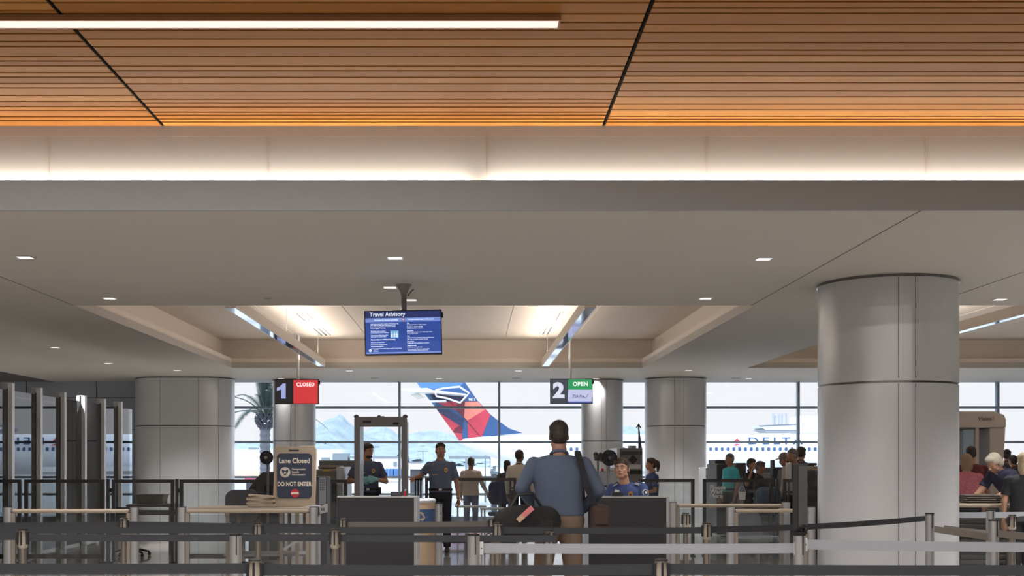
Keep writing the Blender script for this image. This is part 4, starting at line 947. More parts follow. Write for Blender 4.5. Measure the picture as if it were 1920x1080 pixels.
# recycling bin
d = 14.6; c = V((X(779, d), d, 0)); t = thing('recycling_bin', 'round beige recycling bin with a blue band behind the closed podium', 'bin', c)
b = B(); lathe(b, [(0, 0), (.235, 0), (.245, .03), (.245, .99), (.0, .99)], c, 48); mk('body', b, mat('beige_bin', (186, 160, 132), .5, var=.04), t, smooth=True)
b = B(); lathe(b, [(.2, .99), (.252, .985), (.255, 1.01), (.24, 1.03), (.15, 1.035), (.15, 1.02), (0, 1.02)], c, 48); mk('lid', b, m_pale, t, smooth=True)
b = B(); lathe(b, [(.246, .72), (.249, .72), (.249, .905), (.246, .905)], c, 48); bd = mk('band', b, mat('recycle_blue', (52, 78, 118), .5), t, smooth=True)
def onband(th, z):                       # point on the band's cylinder
    a = R(-90)+th; return c+V((.2505*cos(a), .2505*sin(a), z))
def bandpatch(poly, c0, name):
    b = B(); n = len(poly); f = [b.verts.new(onband(c0+u, v)) for u, v in poly]; g = [b.verts.new(onband(c0+u, v)+(onband(c0+u, v)-V((c.x, c.y, v))).normalized()*.002) for u, v in poly]
    b.faces.new(f); b.faces.new(g[::-1])
    for i in range(n): b.faces.new((f[i], f[(i+1) % n], g[(i+1) % n], g[i]))
    mk(name, b, m_tan, bd, world=True)
zc = .815
for rotk in range(3):
    a0 = rotk*2*pi/3
    def rt_(u, v): return (u*cos(a0)-v*sin(a0))/.25*.9, zc+(u*sin(a0)+v*cos(a0))*.9
    poly = [rt_(*q) for q in ((-.040, .028), (-.020, .062), (.020, .062), (.032, .045), (.045, .052), (.036, .012), (.000, .024), (.012, .032), (.004, .040), (-.010, .040), (-.022, .018))]
    for q in (R(18),): bandpatch(poly, q, 'recycle_arrow')
# metal detector
d = 18.0; xa, xb = X(664, d), X(763, d); t = thing('metal_detector', 'grey walk-through metal detector frame around the officer with cyan gloves', 'metal detector', ((xa+xb)/2, d+.3, 0))
m_md = mat('detector_grey', (116, 116, 121), .45, var=.04)
for x, s in ((xa, 1), (xb, -1)):
    b = B(); bx(b, x, x+s*.085, d, d+.1, 0, 2.16); bx(b, x+s*.01, x+s*.075, d+.1, d+.62, .04, 2.12); mk('side_panel', b, m_md, t, bevel=.01)
    b = B(); bx(b, x+s*.076, x+s*.088, d+.02, d+.62, .02, 2.12); mk('inner_face', b, m_pale, t)
    b = B(); box(b, (x+s*.04, d+.3, .015), (.16, .7, .03)); mk('foot', b, m_black, t)
b = B(); bx(b, xa+.02, xb-.02, d-.004, d+.1, Z(800, d), Z(781.5, d)); mk('header', b, m_md, t, bevel=.008)
b = B(); bx(b, xa+.09, xb-.09, d+.1, d+.6, 2.08, 2.13); mk('top_bridge', b, m_md, t)
for x in (xa+.03, xb-.03):
    b = B(); ell(b, (x, d+.04, 2.185), (.04, .04, .03)); mk('corner_cap', b, m_machd, t, smooth=True)
b = B(); bx(b, xa+.135, xa+.26, d-.008, d-.003, 2.08, 2.12); mk('display', b, m_black, t)
b = B(); ell(b, (xb-.17, d-.006, 2.075), (.05, .008, .02)); mk('logo_plate', b, m_black, t, smooth=True)
b = B(); bx(b, xa+.35, xa+.46, d+.01, d+.08, 2.165, 2.19); ell(b, (xa+.38, d+.04, 2.19), (.025, .03, .018)); mk('top_unit', b, m_machd, t)
# tray table with its load
d = 13.9; xa, xb = X(352, d), X(585, d); zt = Z(952, d)
t = thing('tray_table', 'long table with beige edge behind the aluminium barrier', 'table', ((xa+xb)/2, d+.35, 0))
b = B(); bx(b, xa, xb, d, d+.75, zt-.045, zt); mk('tabletop', b, mat('table_laminate', (140, 128, 116), .5), t, bevel=.012)
m_leg = mat('warm_leg', (128, 112, 100), .5, .2)
for x in (X(425, d), X(526, d), X(556, d)):
    for y in (d+.06, d+.68):
        b = B(); bx(b, x-.02, x+.02, y-.02, y+.02, 0, zt-.045); mk('leg', b, m_leg, t)
b = B(); bx(b, xa+.4, xb-.05, d+.1, d+.6, .36, .385); mk('shelf', b, m_grey, t)
for k, (x0_, x1_, z0_) in enumerate(((500, 548, .386),)):
    pass
b = B(); box(b, P(545, 1022, d-.05), (.2, .03, .03), M.Rotation(R(-32), 3, 'Y')); mk('brace', b, m_alu, t)
def tray(x, y, z, rz=0, w=.52, dd=.38, h=.10, m=None, label='', tilt=0):
    t0 = B(); box(t0, (0, 0, .006), (w-.06, dd-.06, .012))
    for s in (-1, 1):
        box(t0, (s*(w/2-.025), 0, h/2), (.012, dd-.03, h), M.Rotation(R(-s*-14), 3, 'Y')); box(t0, (0, s*(dd/2-.025), h/2), (w-.03, .012, h), M.Rotation(R(s*-14), 3, 'X'))
    for s in (-1, 1): box(t0, (s*(w/2), 0, h), (.035, dd+.03, .012)); box(t0, (0, s*(dd/2), h), (w+.03, .035, .012))
    o = mk('bin_tray', t0, m); o.location = (x, y, z); o.rotation_euler = (R(tilt), R(tilt*.6), rz); tag(o, label, 'tray'); return o
m_btray = mat('beige_tray', (176, 160, 138), .6, var=.06)
# stack of folded beige trays
for k in range(6):
    b = B(); w = .33-.012*(k % 3); box(b, (0, 0, 0), (w, .4, .014)); box(b, (0, -.2, .004), (w, .008, .026))
    o = mk('flat_tray', b, m_btray, bevel=.003); o.location = (X(493, d+.3)+.02*((-1)**k), d+.3, zt+.016+k*.0235); o.rotation_euler = (0, R((0, 1.5, -1, 2.5, -3, 4)[k]), R((0, 4, -5, 6, -9, 10)[k]))
    tag(o, 'beige flat tray on the long table, %s' % ('lowest of its stack', 'second from the bottom of the stack', 'third from the bottom of the stack', 'fourth from the bottom of the stack', 'second from the top of the stack', 'topmost of the stack')[k], 'tray', 'beige trays stacked on the long table')
# lane closed sign
ds = 14.15; s_ = ds/F; x0_, x1_ = X(514, ds), X(592, ds); z1_ = Z(836, ds); zb = zt
t = thing('lane_closed_sign', 'beige folding floor sign reading lane closed do not enter, on the table', 'sign', ((x0_+x1_)/2, ds, zb))
t.rotation_euler = (0, 0, R(3))
hh = z1_-zb; ww = x1_-x0_
def sg(name, pts, y0, y1, m, bev=0, par=None, label=None):
    b = B(); prism(b, pts, y0, y1); return mk(name, b, m, par or t, world=False, bevel=bev, label=label)
out = [(-ww/2-.012, .0), (ww/2-.005, .0), (ww/2-.001, hh-.02), (ww/2-.02, hh), (.045, hh), (.04, hh-.012), (-.06, hh-.012), (-.065, hh), (-ww/2+.02, hh), (-ww/2+.008, hh-.02)]
sg('front_board', out, -.02, .012, m_tan, .008); 
b = B(); box(b, (0, .22, hh*.48), (ww-.02, .03, hh*.97), M.Rotation(R(-19), 3, 'X')); bmesh.ops.translate(b, vec=(0, -.06, 0), verts=b.verts); mk('rear_board', b, m_tan, t, world=False, bevel=.006)
b = B(); box(b, (-.01, -.021, hh-.055), (.12, .006, .018)); mk('handle_slot', b, m_black, t, world=False)
b = B(); box(b, (-.0, -.0205, hh-.125), (ww-.03, .003, .004)); mk('seam', b, mat('dark_tan', (140, 124, 106), .7), t, world=False)  # darker tan line for the seam
fp = sg('blue_panel', [(x, z) for x, z in rrect(-.212, .205, .105, .645, .045)], -.026, -.019, mat('sign_navy', (44, 52, 74), .5, var=.05))
m_let = mat('sign_cream', (232, 222, 205), .6)
def st(s, x, z, size, bold=0, sx=1, align='CENTER'):
    o = text(s, size, m_let, fp, (x, -.028, z), bold=bold, sx=sx, align=align, spc=1.03); return o
st('Lane Closed', -.004, .555, .082, .0022, .88); st('DO NOT ENTER', -.004, .275, .068, .0022, .80)
for k, s in enumerate(('Transportation', 'Security', 'Administration')): st(s, -.035, .455-.033*k, .033, .0006, .80, 'LEFT')
# serifs that the photographed lettering has are suggested by feet on the capitals
o = sg('seal', circ(-.115, .418, .062, 36), -.030, -.026, m_let, par=fp); o2 = sg('seal_ring', circ(-.115, .418, .054, 36), -.032, -.030, m_tan, par=fp)
sg('seal_disc', circ(-.115, .418, .050, 36), -.034, -.032, mat('seal_cream', (222, 212, 196), .6), par=fp)
wing = [(0, .018), (.012, .026), (.026, .034), (.041, .030), (.036, .016), (.040, .006), (.030, .002), (.034, -.010), (.022, -.010), (.024, -.022), (.012, -.018), (.010, -.032), (0, -.036)]
sg('eagle', [(-.115+x, .418+z) for x, z in wing]+[(-.115-x, .418+z) for x, z in wing[::-1][1:-1]], -.036, -.034, mat('sign_navy', (44, 52, 74)), par=fp)
sg('eagle_shield', [(-.115-.012, .425), (-.115+.012, .425), (-.115+.011, .408), (-.115, .398), (-.115-.011, .408)], -.038, -.036, m_let, par=fp)
sg('red_disc', circ(.003, .165, .052, 36), -.031, -.026, mat('no_entry_red', (196, 48, 52), .5), par=fp); sg('bar', rrect(-.042, .048, .153, .178, .002, 2), -.034, -.031, m_let, par=fp)
# silver folded bracket by the sign
d = 13.6; t = thing('metal_bracket', 'bent silver bracket with a black wedge at the end of the long table', 'bracket', P(600, 955, d))
b = B(); prism(b, [(X(598, d), Z(950, d)), (X(614, d), Z(944, d)), (X(614, d), Z(960, d)), (X(600, d), Z(964, d))], d, d+.02); mk('plate', b, m_alu, t, bevel=.002)
b = B(); prism(b, [(X(561, d), Z(952, d)), (X(585, d), Z(947, d)), (X(599, d), Z(948, d)), (X(599, d), Z(950, d)), (X(580, d), Z(951, d))], d, d+.1); mk('arm', b, m_aluw, t)
b = B(); prism(b, [(X(598, d), Z(949, d)), (X(598, d), Z(969, d)), (X(583, d), Z(969, d))], d+.02, d+.1); mk('wedge', b, m_black, t)
b = B(); bx(b, X(596, d), X(600, d), d+.02, d+.06, 0, Z(966, d)); mk('stem', b, m_alu, t)
for k in (0, 1):
    b = B(); bx(b, X(602.5+4*k, d), X(604.2+4*k, d), d-.003, d, Z(958, d), Z(952, d)); mk('slot', b, m_black, t)
# x-ray machine behind the sign
t = thing('xray_machine', 'brown and grey baggage scanner standing behind the closed lane sign', 'scanner', (X(612, 17.5), 18.2, 0))
d = 19.0
b = B(); bxp(b, 585, 632, 880, 1100, d, d+1.6); mk('body', b, m_mach, t, bevel=.03)
b = B(); bxp(b, 630, 642, 876, 1100, d-.02, d+1.5); mk('side_cover', b, m_pale, t, bevel=.02)
b = B(); bxp(b, 596, 638, 873, 880, d+.3, d+.9); mk('top_unit', b, m_mach, t, bevel=.02)
b = B(); bxp(b, 606, 619, 880.5, 884, d-.012, d-.001); mk('warning_label', b, mat('label_yellow', (196, 176, 60), .5), t)
b = B(); bxp(b, 622, 630, 905, 940, d-.03, d); mk('vent', b, m_black, t)
t = thing('perforated_cabinet', 'narrow steel cabinet with a perforated front right of the closed lane sign', 'cabinet', (X(605, 15.6), 15.8, 0))
d = 15.6
b = B(); bxp(b, 590, 613, 894, 1200, d, d+.4); mk('body', b, m_machd, t, bevel=.006)
b = B(); bx(b, X(598, d), X(611, d), d-.01, d, Z(946, d), Z(895, d)); pp = mk('front_panel', b, m_steel, t)
for i in range(3):
    for j in range(5):
        b = B(); x = X(601+3.3*i, d); z = Z(900+4.6*j, d); cyl(b, (x, d-.012, z), (x, d-.0095, z), .0065, n=10); mk('hole', b, m_black, pp)
t = thing('wall_monitor', 'dark flat monitor facing the lane left of the metal detector', 'monitor', P(630, 880, 21))
d = 21.0; b = B(); bxp(b, 598, 664, 863, 899, d, d+.05); mk('screen', b, mat('dull_screen', (92, 98, 98), .25), t, bevel=.006)
b = B(); bx(b, X(630, d)-.03, X(630, d)+.03, d+.05, d+.09, 0, Z(885, d)); bx(b, X(630, d)-.2, X(630, d)+.2, d-.1, d+.3, 0, .02); mk('stand', b, m_black, t)
b = B(); bx(b, X(598, d)+.01, X(664, d)-.01, d-.003, d, Z(864.5, d), Z(863.5, d)); mk('top_edge', b, m_pale, t)
# upright black body of the scanning station on the left with slanted top
t = thing('screening_console', 'dark slanted console cabinet left of the closed lane sign', 'cabinet', P(490, 1000, 17.8)); d = 17.8
b = B(); prism(b, [(X(466, d), 0), (X(520, d), 0), (X(520, d), Z(885, d)), (X(492, d), Z(885, d)), (X(474, d), Z(903, d)), (X(466, d), Z(918, d))], d, d+.7); mk('body', b, m_machd, t, bevel=.01)
b = B(); bx(b, X(496, d), X(512, d), d-.006, d, Z(930, d), Z(910, d)); mk('grille', b, m_black, t)
def office_chair(label, px, d, top, rz=0, m=None, arms=False, base=None, group='office chairs in the checkpoint'):
    t = thing('office_chair', label, 'chair', (X(px, d), d, 0), R(rz), group); m = m or m_machd; zt_ = Z(top, d)
    b = B(); pts = rrect(-.23, .23, zt_-.46, zt_, .12); prism(b, pts, .17, .23); mk('backrest', b, m, t, world=False, bevel=.02)
    b = B(); box(b, (0, -.03, .47), (.48, .46, .07)); mk('seat', b, m, t, world=False, bevel=.03)
    b = B(); tube(b, [(0, .05, .43), (0, .24, .46), (0, .25, zt_-.3)], .018); mk('back_support', b, m_black, t, world=False, smooth=True)
    b = B(); cyl(b, (0, 0, .08), (0, 0, .44), .028); mk('gas_stem', b, m_chrome, t, world=False, smooth=True)
    for k in range(5):
        a = 2*pi*k/5+.3; b = B(); tube(b, [(0, 0, .12), (.16*cos(a), .16*sin(a), .10), (.29*cos(a), .29*sin(a), .065)], [.026, .02, .014]); lg = mk('leg', b, base or m_black, t, world=False, smooth=True)
        b = B(); cyl(b, (.29*cos(a)-.012, .29*sin(a), .028), (.29*cos(a)+.012, .29*sin(a), .028), .027, n=14); mk('caster', b, m_black, lg, world=False, smooth=True)
    if arms:
        for s in (-1, 1):
            b = B(); tube(b, [(s*.24, .05, .46), (s*.28, .05, .52), (s*.28, .0, .68), (s*.28, -.18, .68)], .016); mk('armrest', b, m_black, t, world=False, smooth=True)
    return t
office_chair('dark grey office chair left of the tray stack', 456, 15.9, 919, 15)
office_chair('dark blue padded chair behind the scratched glass screen', 938, 23.05, 903, 0, cloth('denim_blue_seat', (50, 62, 96)))
office_chair('swivel chair with blue back behind the please wait here screen', 1427, 19.0, 912, 200, cloth('slate_blue_seat', (92, 110, 138)))
office_chair('swivel chair standing behind the aluminium barrier left of the sign board', 1421, 15.6, 960, 30, m_grey, base=m_machd)
office_chair('dark office chair partly hidden at the desk behind the left glass gate', 246, 18.5, 950, 160)
# fans
def fan(label, px, py, d, r, m):
    c = P(px, py, d); t = thing('pedestal_fan', label, 'fan', (c.x, c.y, 0), 0, 'pedestal fans')
    b = B(); rg = []
    for k in range(12): a = 2*pi*k/12; tube(b, [c+V((0, -.04, 0)), c+V((r*.6*cos(a), -.06, r*.6*sin(a))), c+V((r*cos(a), 0, r*sin(a)))], .003, 5)
    tube(b, [c+V((r*cos(a), 0, r*sin(a))) for a in [2*pi*k/32 for k in range(33)]], .010, 6); mk('cage', b, m_black, t, smooth=True)
    b = B(); cyl(b, c+V((0, .03, 0)), c+V((0, .06, 0)), r*.97, n=32); mk('rear_guard', b, m, t)
    for k in range(4):
        a = 2*pi*k/4+.4; b = B(); prism(b, [(c.x+r*.2*cos(a-.3), c.z+r*.2*sin(a-.3)), (c.x+r*.85*cos(a-.35), c.z+r*.85*sin(a-.35)), (c.x+r*.9*cos(a+.2), c.z+r*.9*sin(a+.2)), (c.x+r*.2*cos(a+.5), c.z+r*.2*sin(a+.5))], d-.02, d-.01); mk('blade', b, m, t)
    b = B(); cyl(b, c+V((0, -.07, 0)), c+V((0, .18, 0)), r*.24); mk('motor', b, m_tan if px < 600 else m_machd, t, smooth=True)
    b = B(); cyl(b, (c.x, c.y+.12, .03), (c.x, c.y+.12, c.z), .018); mk('pole', b, m_grey, t, smooth=True)
    b = B(); lathe(b, [(0, 0), (.2, 0), (.19, .02), (.03, .04), (0, .04)], (c.x, c.y+.12, 0)); mk('base', b, m_black, t, smooth=True)
fan('round pedestal fan beside the palm trunk, left of the closed lane sign', 499.5, 858, 16.8, .089, m_machd)
fan('black pedestal fan left of the seated officer', 1142.5, 858.5, 15.8, .10, m_black)
t = thing('camera_cluster', 'cluster of black equipment on a stand left of the black fan', 'equipment', P(1121, 860, 16.4)); d = 16.4
b = B(); box(b, P(1121, 858, d), (.1, .1, .09)); ell(b, P(1117, 852, d), (.035, .05, .035)); ell(b, P(1126, 852, d), (.03, .05, .03)); mk('body', b, m_black, t, bevel=.008)
b = B(); cyl(b, P(1117, 857, d)+V((0, -.09, 0)), P(1117, 857, d), .03); cyl(b, P(1126, 862, d)+V((0, -.08, 0)), P(1126, 862, d), .025); mk('lens', b, m_machd, t, smooth=True)
b = B(); cyl(b, (X(1121, d), d, 0), (X(1121, d), d, Z(863, d)), .016); bx(b, X(1121, d)-.12, X(1121, d)+.12, d-.12, d+.12, 0, .015); mk('stand', b, m_grey, t, smooth=True)
# grey cabinet and carry-on scanner behind the open podium
t = thing('grey_cabinet', 'light grey cabinet left of the seated officer', 'cabinet', P(1140, 1000, 17)); d = 17.0
b = B(); bxp(b, 1124, 1158, 884, 1200, d, d+.6); mk('body', b, m_steel, t, bevel=.008)
b = B(); bx(b, X(1131, d), X(1140, d), d-.006, d, Z(922, d), Z(910, d)); sw = mk('switch_plate', b, m_black, t)
b = B(); bx(b, X(1134, d), X(1137, d), d-.01, d-.006, Z(919, d), Z(913, d)); mk('key', b, m_pale, sw)
zt2 = Z(884, 17.0)
b = B(); cyl(b, (X(1119+8, 17.15), 17.15, zt2+.022), (X(1124+8, 17.15), 17.15, zt2+.022), .021); o = mk('red_roll', b, m_red, smooth=True); tag(o, 'small red roll lying on the light grey cabinet', 'roll')
b = B(); box(b, (X(1146, 17.2), 17.2, zt2+.026), (.12, .1, .05)); box(b, (X(1141, 17.2), 17.2, zt2+.07), (.05, .05, .04)); o = mk('white_packet', b, m_pale, bevel=.008); tag(o, 'pale packet lying on the light grey cabinet beside the red roll', 'packet')
t = thing('xray_machine', 'grey baggage scanner with a dark diamond mark behind the seated officer', 'scanner', P(1185, 1000, 21)); d = 21.0
b = B(); bxp(b, 1163, 1205, 840, 1100, d, d+1.2); mk('body', b, m_grey, t, bevel=.02)
b = B(); bxp(b, 1157, 1163, 840, 1100, d-.03, d+1.2); mk('side_cover', b, m_pale, t, bevel=.01)
b = B(); bxp(b, 1182, 1193, 835.5, 840, d+.1, d+.4); mk('top_unit', b, m_grey, t)
dm = 9/F*d; b = B(); cx_, cz_ = X(1187, d), Z(862, d); prism(b, [(cx_-dm, cz_), (cx_, cz_+dm), (cx_+dm, cz_), (cx_, cz_-dm)], d-.008, d); mk('diamond_mark', b, m_black, t)
b = B(); bx(b, X(1179, d), X(1201, d), d-.008, d, Z(879, d), Z(871, d)); mk('pale_label', b, m_pale, t)
b = B(); bx(b, X(1165, d), X(1204, d), d-.008, d, Z(853, d), Z(846, d)); mk('recess', b, m_machd, t)
b = B(); bx(b, X(1181, d), X(1203, d), d-.008, d, Z(889, d), Z(882, d)); mk('control_strip', b, m_black, t)
t = thing('tapered_mast', 'dark tapered mast with an arrow shaped tip on the grey scanner', 'mast', P(1197, 838, 21.3)); d = 21.3; z0_ = Z(840, 21.0)
b = B(); cyl(b, (X(1200, d), d, z0_+.001), (X(1197.5, d), d, Z(800, d)), .034, .010); mk('shaft', b, m_machd, t, smooth=True)
b = B(); x = X(1197.3, d); prism(b, [(x, Z(794, d)), (x+.045, Z(801, d)), (x+.035, Z(804, d)), (x+.01, Z(799, d)), (x+.012, Z(805, d)), (x-.012, Z(805, d)), (x-.01, Z(799, d)), (x-.035, Z(804, d)), (x-.045, Z(801, d))], d-.01, d+.01); mk('tip', b, m_black, t)
# stand under officer's hand
t = thing('hook_stand', 'black stand with curved metal hooks under the outstretched hand of the officer', 'stand', P(785, 1000, 19.3)); d = 19.25
zt3 = Z(898, d)
for px in (779, 784, 789):
    b = B(); bx(b, X(px, d)-.012, X(px, d)+.012, d-.02, d+.02, 0, zt3); mk('upright', b, m_black, t)
b = B(); bx(b, X(776, d), X(792, d), d-.05, d+.05, 0, .03); bx(b, X(776, d), X(792, d), d-.02, d+.02, zt3-.02, zt3+.01); mk('crossbar', b, m_black, t)
b = B(); x = X(790, d); tube(b, [(x, d, zt3-.1), (x+.01, d, zt3+.04), (x+.06, d, zt3+.05), (x+.085, d, zt3-.02), (x+.08, d, zt3-.09)], .009); mk('hook', b, m_chrome, t, smooth=True)
# low tables beyond the scratched screen
for px0, px1, yy, d, lb in ((855, 912, 949, 22.0, 'low pale table beyond the officer in the blue polo'), (900, 975, 953, 21.5, 'low pale table in front of the dark blue padded chair')):
    t = thing('low_table', lb, 'table', (X((px0+px1)/2, d), d+.3, 0), 0, 'low pale tables'); z_ = Z(yy, d)
    b = B(); bx(b, X(px0, d), X(px1, d), d, d+.5, z_-.03, z_); mk('tabletop', b, m_pale, t, bevel=.005)
    for px in (px0+3, px1-3):
        for y in (d+.04, d+.46):
            b = B(); bx(b, X(px, d)-.015, X(px, d)+.015, y-.015, y+.015, 0, z_-.03); mk('leg', b, m_alu, t)
# desk with box at the left
d = 19.0; z_ = Z(946, d); t = thing('desk', 'grey desk behind the left glass gate', 'desk', P(284, 946, d))
b = B(); bx(b, X(236, d), X(322, d), d, d+.6, z_-.04, z_); mk('tabletop', b, m_grey, t, bevel=.008)
for px in (240, 318):
    b = B(); bx(b, X(px, d)-.02, X(px, d)+.02, d+.03, d+.57, 0, z_-.04); mk('leg', b, m_grey, t)
tr = tray(X(282, d+.2), d+.3, z_+.001, 0, .46, .36, .15, mat('taupe_tray', (140, 132, 126), .6), 'taupe tray standing on the desk behind the left glass gate')
# body scanner on the right
t = thing('body_scanner', 'beige walk-in body scanner with rounded top behind the right-hand travellers', 'body scanner', P(1845, 1000, 19.2)); d = 19.2
m_bs = mat('scanner_beige', (178, 168, 160), .45, var=.04); xa, xb = X(1770, d), X(1887, d); zt_ = Z(771, d)
b = B(); pts = [(xa, zt_-.02), (xa+.1, zt_+.0), (xb-.2, zt_), (xb-.03, zt_-.06), (xb, zt_-.14), (xb, zt_-.27), (xa, zt_-.27)]; prism(b, pts, d, d+1.5); mk('canopy', b, m_bs, t, bevel=.02)
b = B(); x = X(1875, d); rings(b, [[(x-.16-.0*k, d+.02, z), (xb-w, d+.02, z), (xb-w, d+1.45, z), (x-.16, d+1.45, z)] for k, (z, w) in enumerate(((0, .12), (.9, .08), (1.7, .02), (zt_-.27, .0)))]); mk('right_shell', b, m_bs, t, bevel=.02)
b = B(); bx(b, X(1829, d), X(1836, d), d+.001, d+.12, .051, zt_-.275); mk('centre_post', b, m_bs, t, bevel=.01)
b = B(); bx(b, xa, xa+.16, d, d+1.45, 0, zt_-.27); mk('left_shell', b, m_bs, t, bevel=.02)
b = B(); bx(b, X(1808, d), X(1829, d), d+.05, d+.07, .1, zt_-.3); mk('door_glass', b, mat('milky_glass', (150, 172, 190), .15), t)
b = B(); prism(b, [(X(1836, d+.8), 0), (X(1846, d+.8), 0), (X(1853, d+.8), 1.3), (X(1853, d+.8), zt_-.3), (X(1836, d+.8), zt_-.3)], d+.8, d+.9); mk('inner_mast', b, m_steel, t, bevel=.01)
b = B(); bx(b, xa, xb-.1, d, d+1.5, 0, .05); mk('floor_plate', b, m_grey, t)
text('Vision', .085, mat('scanner_ink', (62, 54, 52), .6), t, (X(1846, d), d-.004, Z(785.5, d)), bold=.001, world=True, shear=.15, sx=1.05); text('2', .08, mat('scanner_red', (168, 84, 74), .6), t, (X(1862, d), d-.004, Z(785, d)), world=True)
# bins, table, racks on the right
d = 14.98; z_ = Z(944, d); t = thing('divesting_table', 'table holding the flat bins under the white haired man', 'table', P(1850, 944, d))
b = B(); bx(b, X(1780, d), X(1896, d), d, d+.55, z_-.035, z_); mk('tabletop', b, m_beige, t, bevel=.008)
for px in (1790, 1890):
    b = B(); bx(b, X(px, d)-.02, X(px, d)+.02, d+.05, d+.5, 0, z_-.035); mk('leg', b, m_grey, t)
m_bin = mat('dark_bin', (128, 120, 116), .6, var=.08)
for k in range(4):
    o = tray(X(1834, d+.3)+.006*(-1)**k, d+.3, z_+.001+.026*k, R(2*(-1)**k), .46, .40, .022, m_bin, 'dark flat bin on the table before the pink top woman, %s of its pile' % ('lowest', 'second lowest', 'second highest', 'topmost')[k]); o['group'] = 'flat bins on the right table'
o = tray(X(1873, d+.25), d+.25, z_+.001, R(12), .26, .30, .05, m_machd, 'small open dark bin under the hands of the white haired man')
t = thing('bin_rack', 'low rack below the right table holding rows of grey bins', 'rack', P(1850, 1010, 14.6)); d = 14.48
b = B(); bx(b, X(1775, d), X(1905, d), d, d+.03, .0, .03); bx(b, X(1775, d), X(1905, d), d, d+.45, .0, .03); 
for px in (1777, 1906): bx(b, X(px, d)-.012, X(px, d)+.012, d, d+.45, .03, Z(953, d))
mk('frame', b, m_alu, t)
zz = .031; k = 0
while zz < Z(957, d)-.05 and k < 16:
    o = tray(X(1841, d+.2)+.004*(-1)**k, d+.22, zz, 0, .70, .40, .05, m_bin, ''); o['label'] = 'grey bin in the low rack at the right, %s' % ('lowest', 'second from the bottom', 'third from the bottom', 'fourth from the bottom', 'fifth from the bottom', 'sixth from the bottom', 'seventh from the bottom', 'eighth from the bottom', 'ninth from the bottom', 'tenth from the bottom', 'eleventh from the bottom', 'twelfth from the bottom', 'thirteenth from the bottom', 'fourteenth from the bottom', 'fifteenth from the bottom', 'sixteenth from the bottom')[k]; o['group'] = 'grey bins nested in the low rack'; zz += .063; k += 1
# dark equipment beyond the please wait here screen
def simple(name, label, cat, parts):
    t = None
    for i, (pn, px0, px1, py0, py1, d0, d1, m) in enumerate(parts):
        if t is None: t = thing(name, label, cat, (X((px0+px1)/2, d0), (d0+d1)/2, 0))
        b = B(); bxp(b, px0, px1, py0, py1, d0, d1); mk(pn, b, m, t, bevel=.01)
    return t
simple('screening_machine', 'dark baggage machine behind the man in the teal polo', 'scanner', (('body', 1344, 1366, 870, 1060, 24.2, 25.2, m_machd), ('top_unit', 1341, 1362, 862, 870, 24.3, 25, m_machd), ('side_cover', 1380, 1399, 868, 1060, 24.2, 25.2, m_machd), ('belt_bed', 1366, 1380, 905, 1060, 24.3, 25.1, m_machd)))
simple('white_machine', 'white machine housing at the left edge of the fuselage window', 'scanner', (('body', 1323, 1343, 877, 1060, 25.5, 26.3, m_pale), ('lower_band', 1324, 1343, 891, 896, 25.48, 25.5, m_grey)))
simple('dark_partition', 'tall dark ribbed partition left of the man in the pale grey hoodie', 'partition', (('panel', 1450, 1474, 876, 1060, 21.8, 21.9, mat('dark_ribbed', (58, 58, 66), .6, var=.25, sc=30, stretch=(8, 1, .1))), ('post', 1449, 1453, 862, 1060, 21.75, 21.95, m_machd)))
simple('notice_board', 'white upright notice board left of the narrow sign board', 'panel', (('board', 1474, 1485, 868, 900, 18.9, 18.94, mat('white_board', (214, 214, 210), .5)), ('edge', 1485, 1487.5, 868, 900, 18.88, 18.95, m_black), ('stand', 1478, 1481, 900, 1100, 18.9, 18.95, m_machd)))
simple('dark_console', 'dark console between the narrow sign board and the large column', 'console', (('body', 1516, 1545, 882, 1100, 20.2, 21.2, m_machd), ('top_items', 1520, 1540, 874, 882, 20.4, 20.9, m_tan), ('screen', 1517, 1532, 868, 873, 20.6, 20.9, m_machd)))
simple('dark_counter', 'low dark counter behind the young person in the dark top', 'counter', (('body', 1395, 1450, 897, 1060, 23.2, 23.9, m_machd), ('cover', 1425, 1450, 877, 897, 23.6, 23.88, mat('slate_cover', (92, 94, 98), .7))))
tray(X(1437, 23.35), 23.4, Z(897, 23.2)+.001, 0, .26, .2, .1, m_pale, 'pale grey bin on the counter behind the young person')
t = thing('paper_holder', 'white card in a holder hanging on the please wait here screen', 'card', P(1391, 928, 18.47)); d = 18.47
b = B(); prism(b, [(X(1384.5, d), Z(922, d)), (X(1398.5, d), Z(922, d)), (X(1397, d), Z(937, d)), (X(1386, d), Z(937, d))], d-.012, d-.002); mk('card', b, mat('white_board', (214, 214, 210)), t)
b = B(); tube(b, [P(1385.5, 922, d-.007), P(1387, 914, d-.007), P(1391, 911, d-.007), P(1395, 914, d-.007), P(1397.5, 922, d-.007)], .004, 6); mk('hanger', b, m_pale, t)
b = B(); box(b, P(971, 905, 20.55), (.05, .02, .16)); tag(mk('notice_tag', b, mat('pink_beige_notice', (176, 152, 146), .6)), 'small beige notice strip at the right end of the scratched glass screen', 'notice')
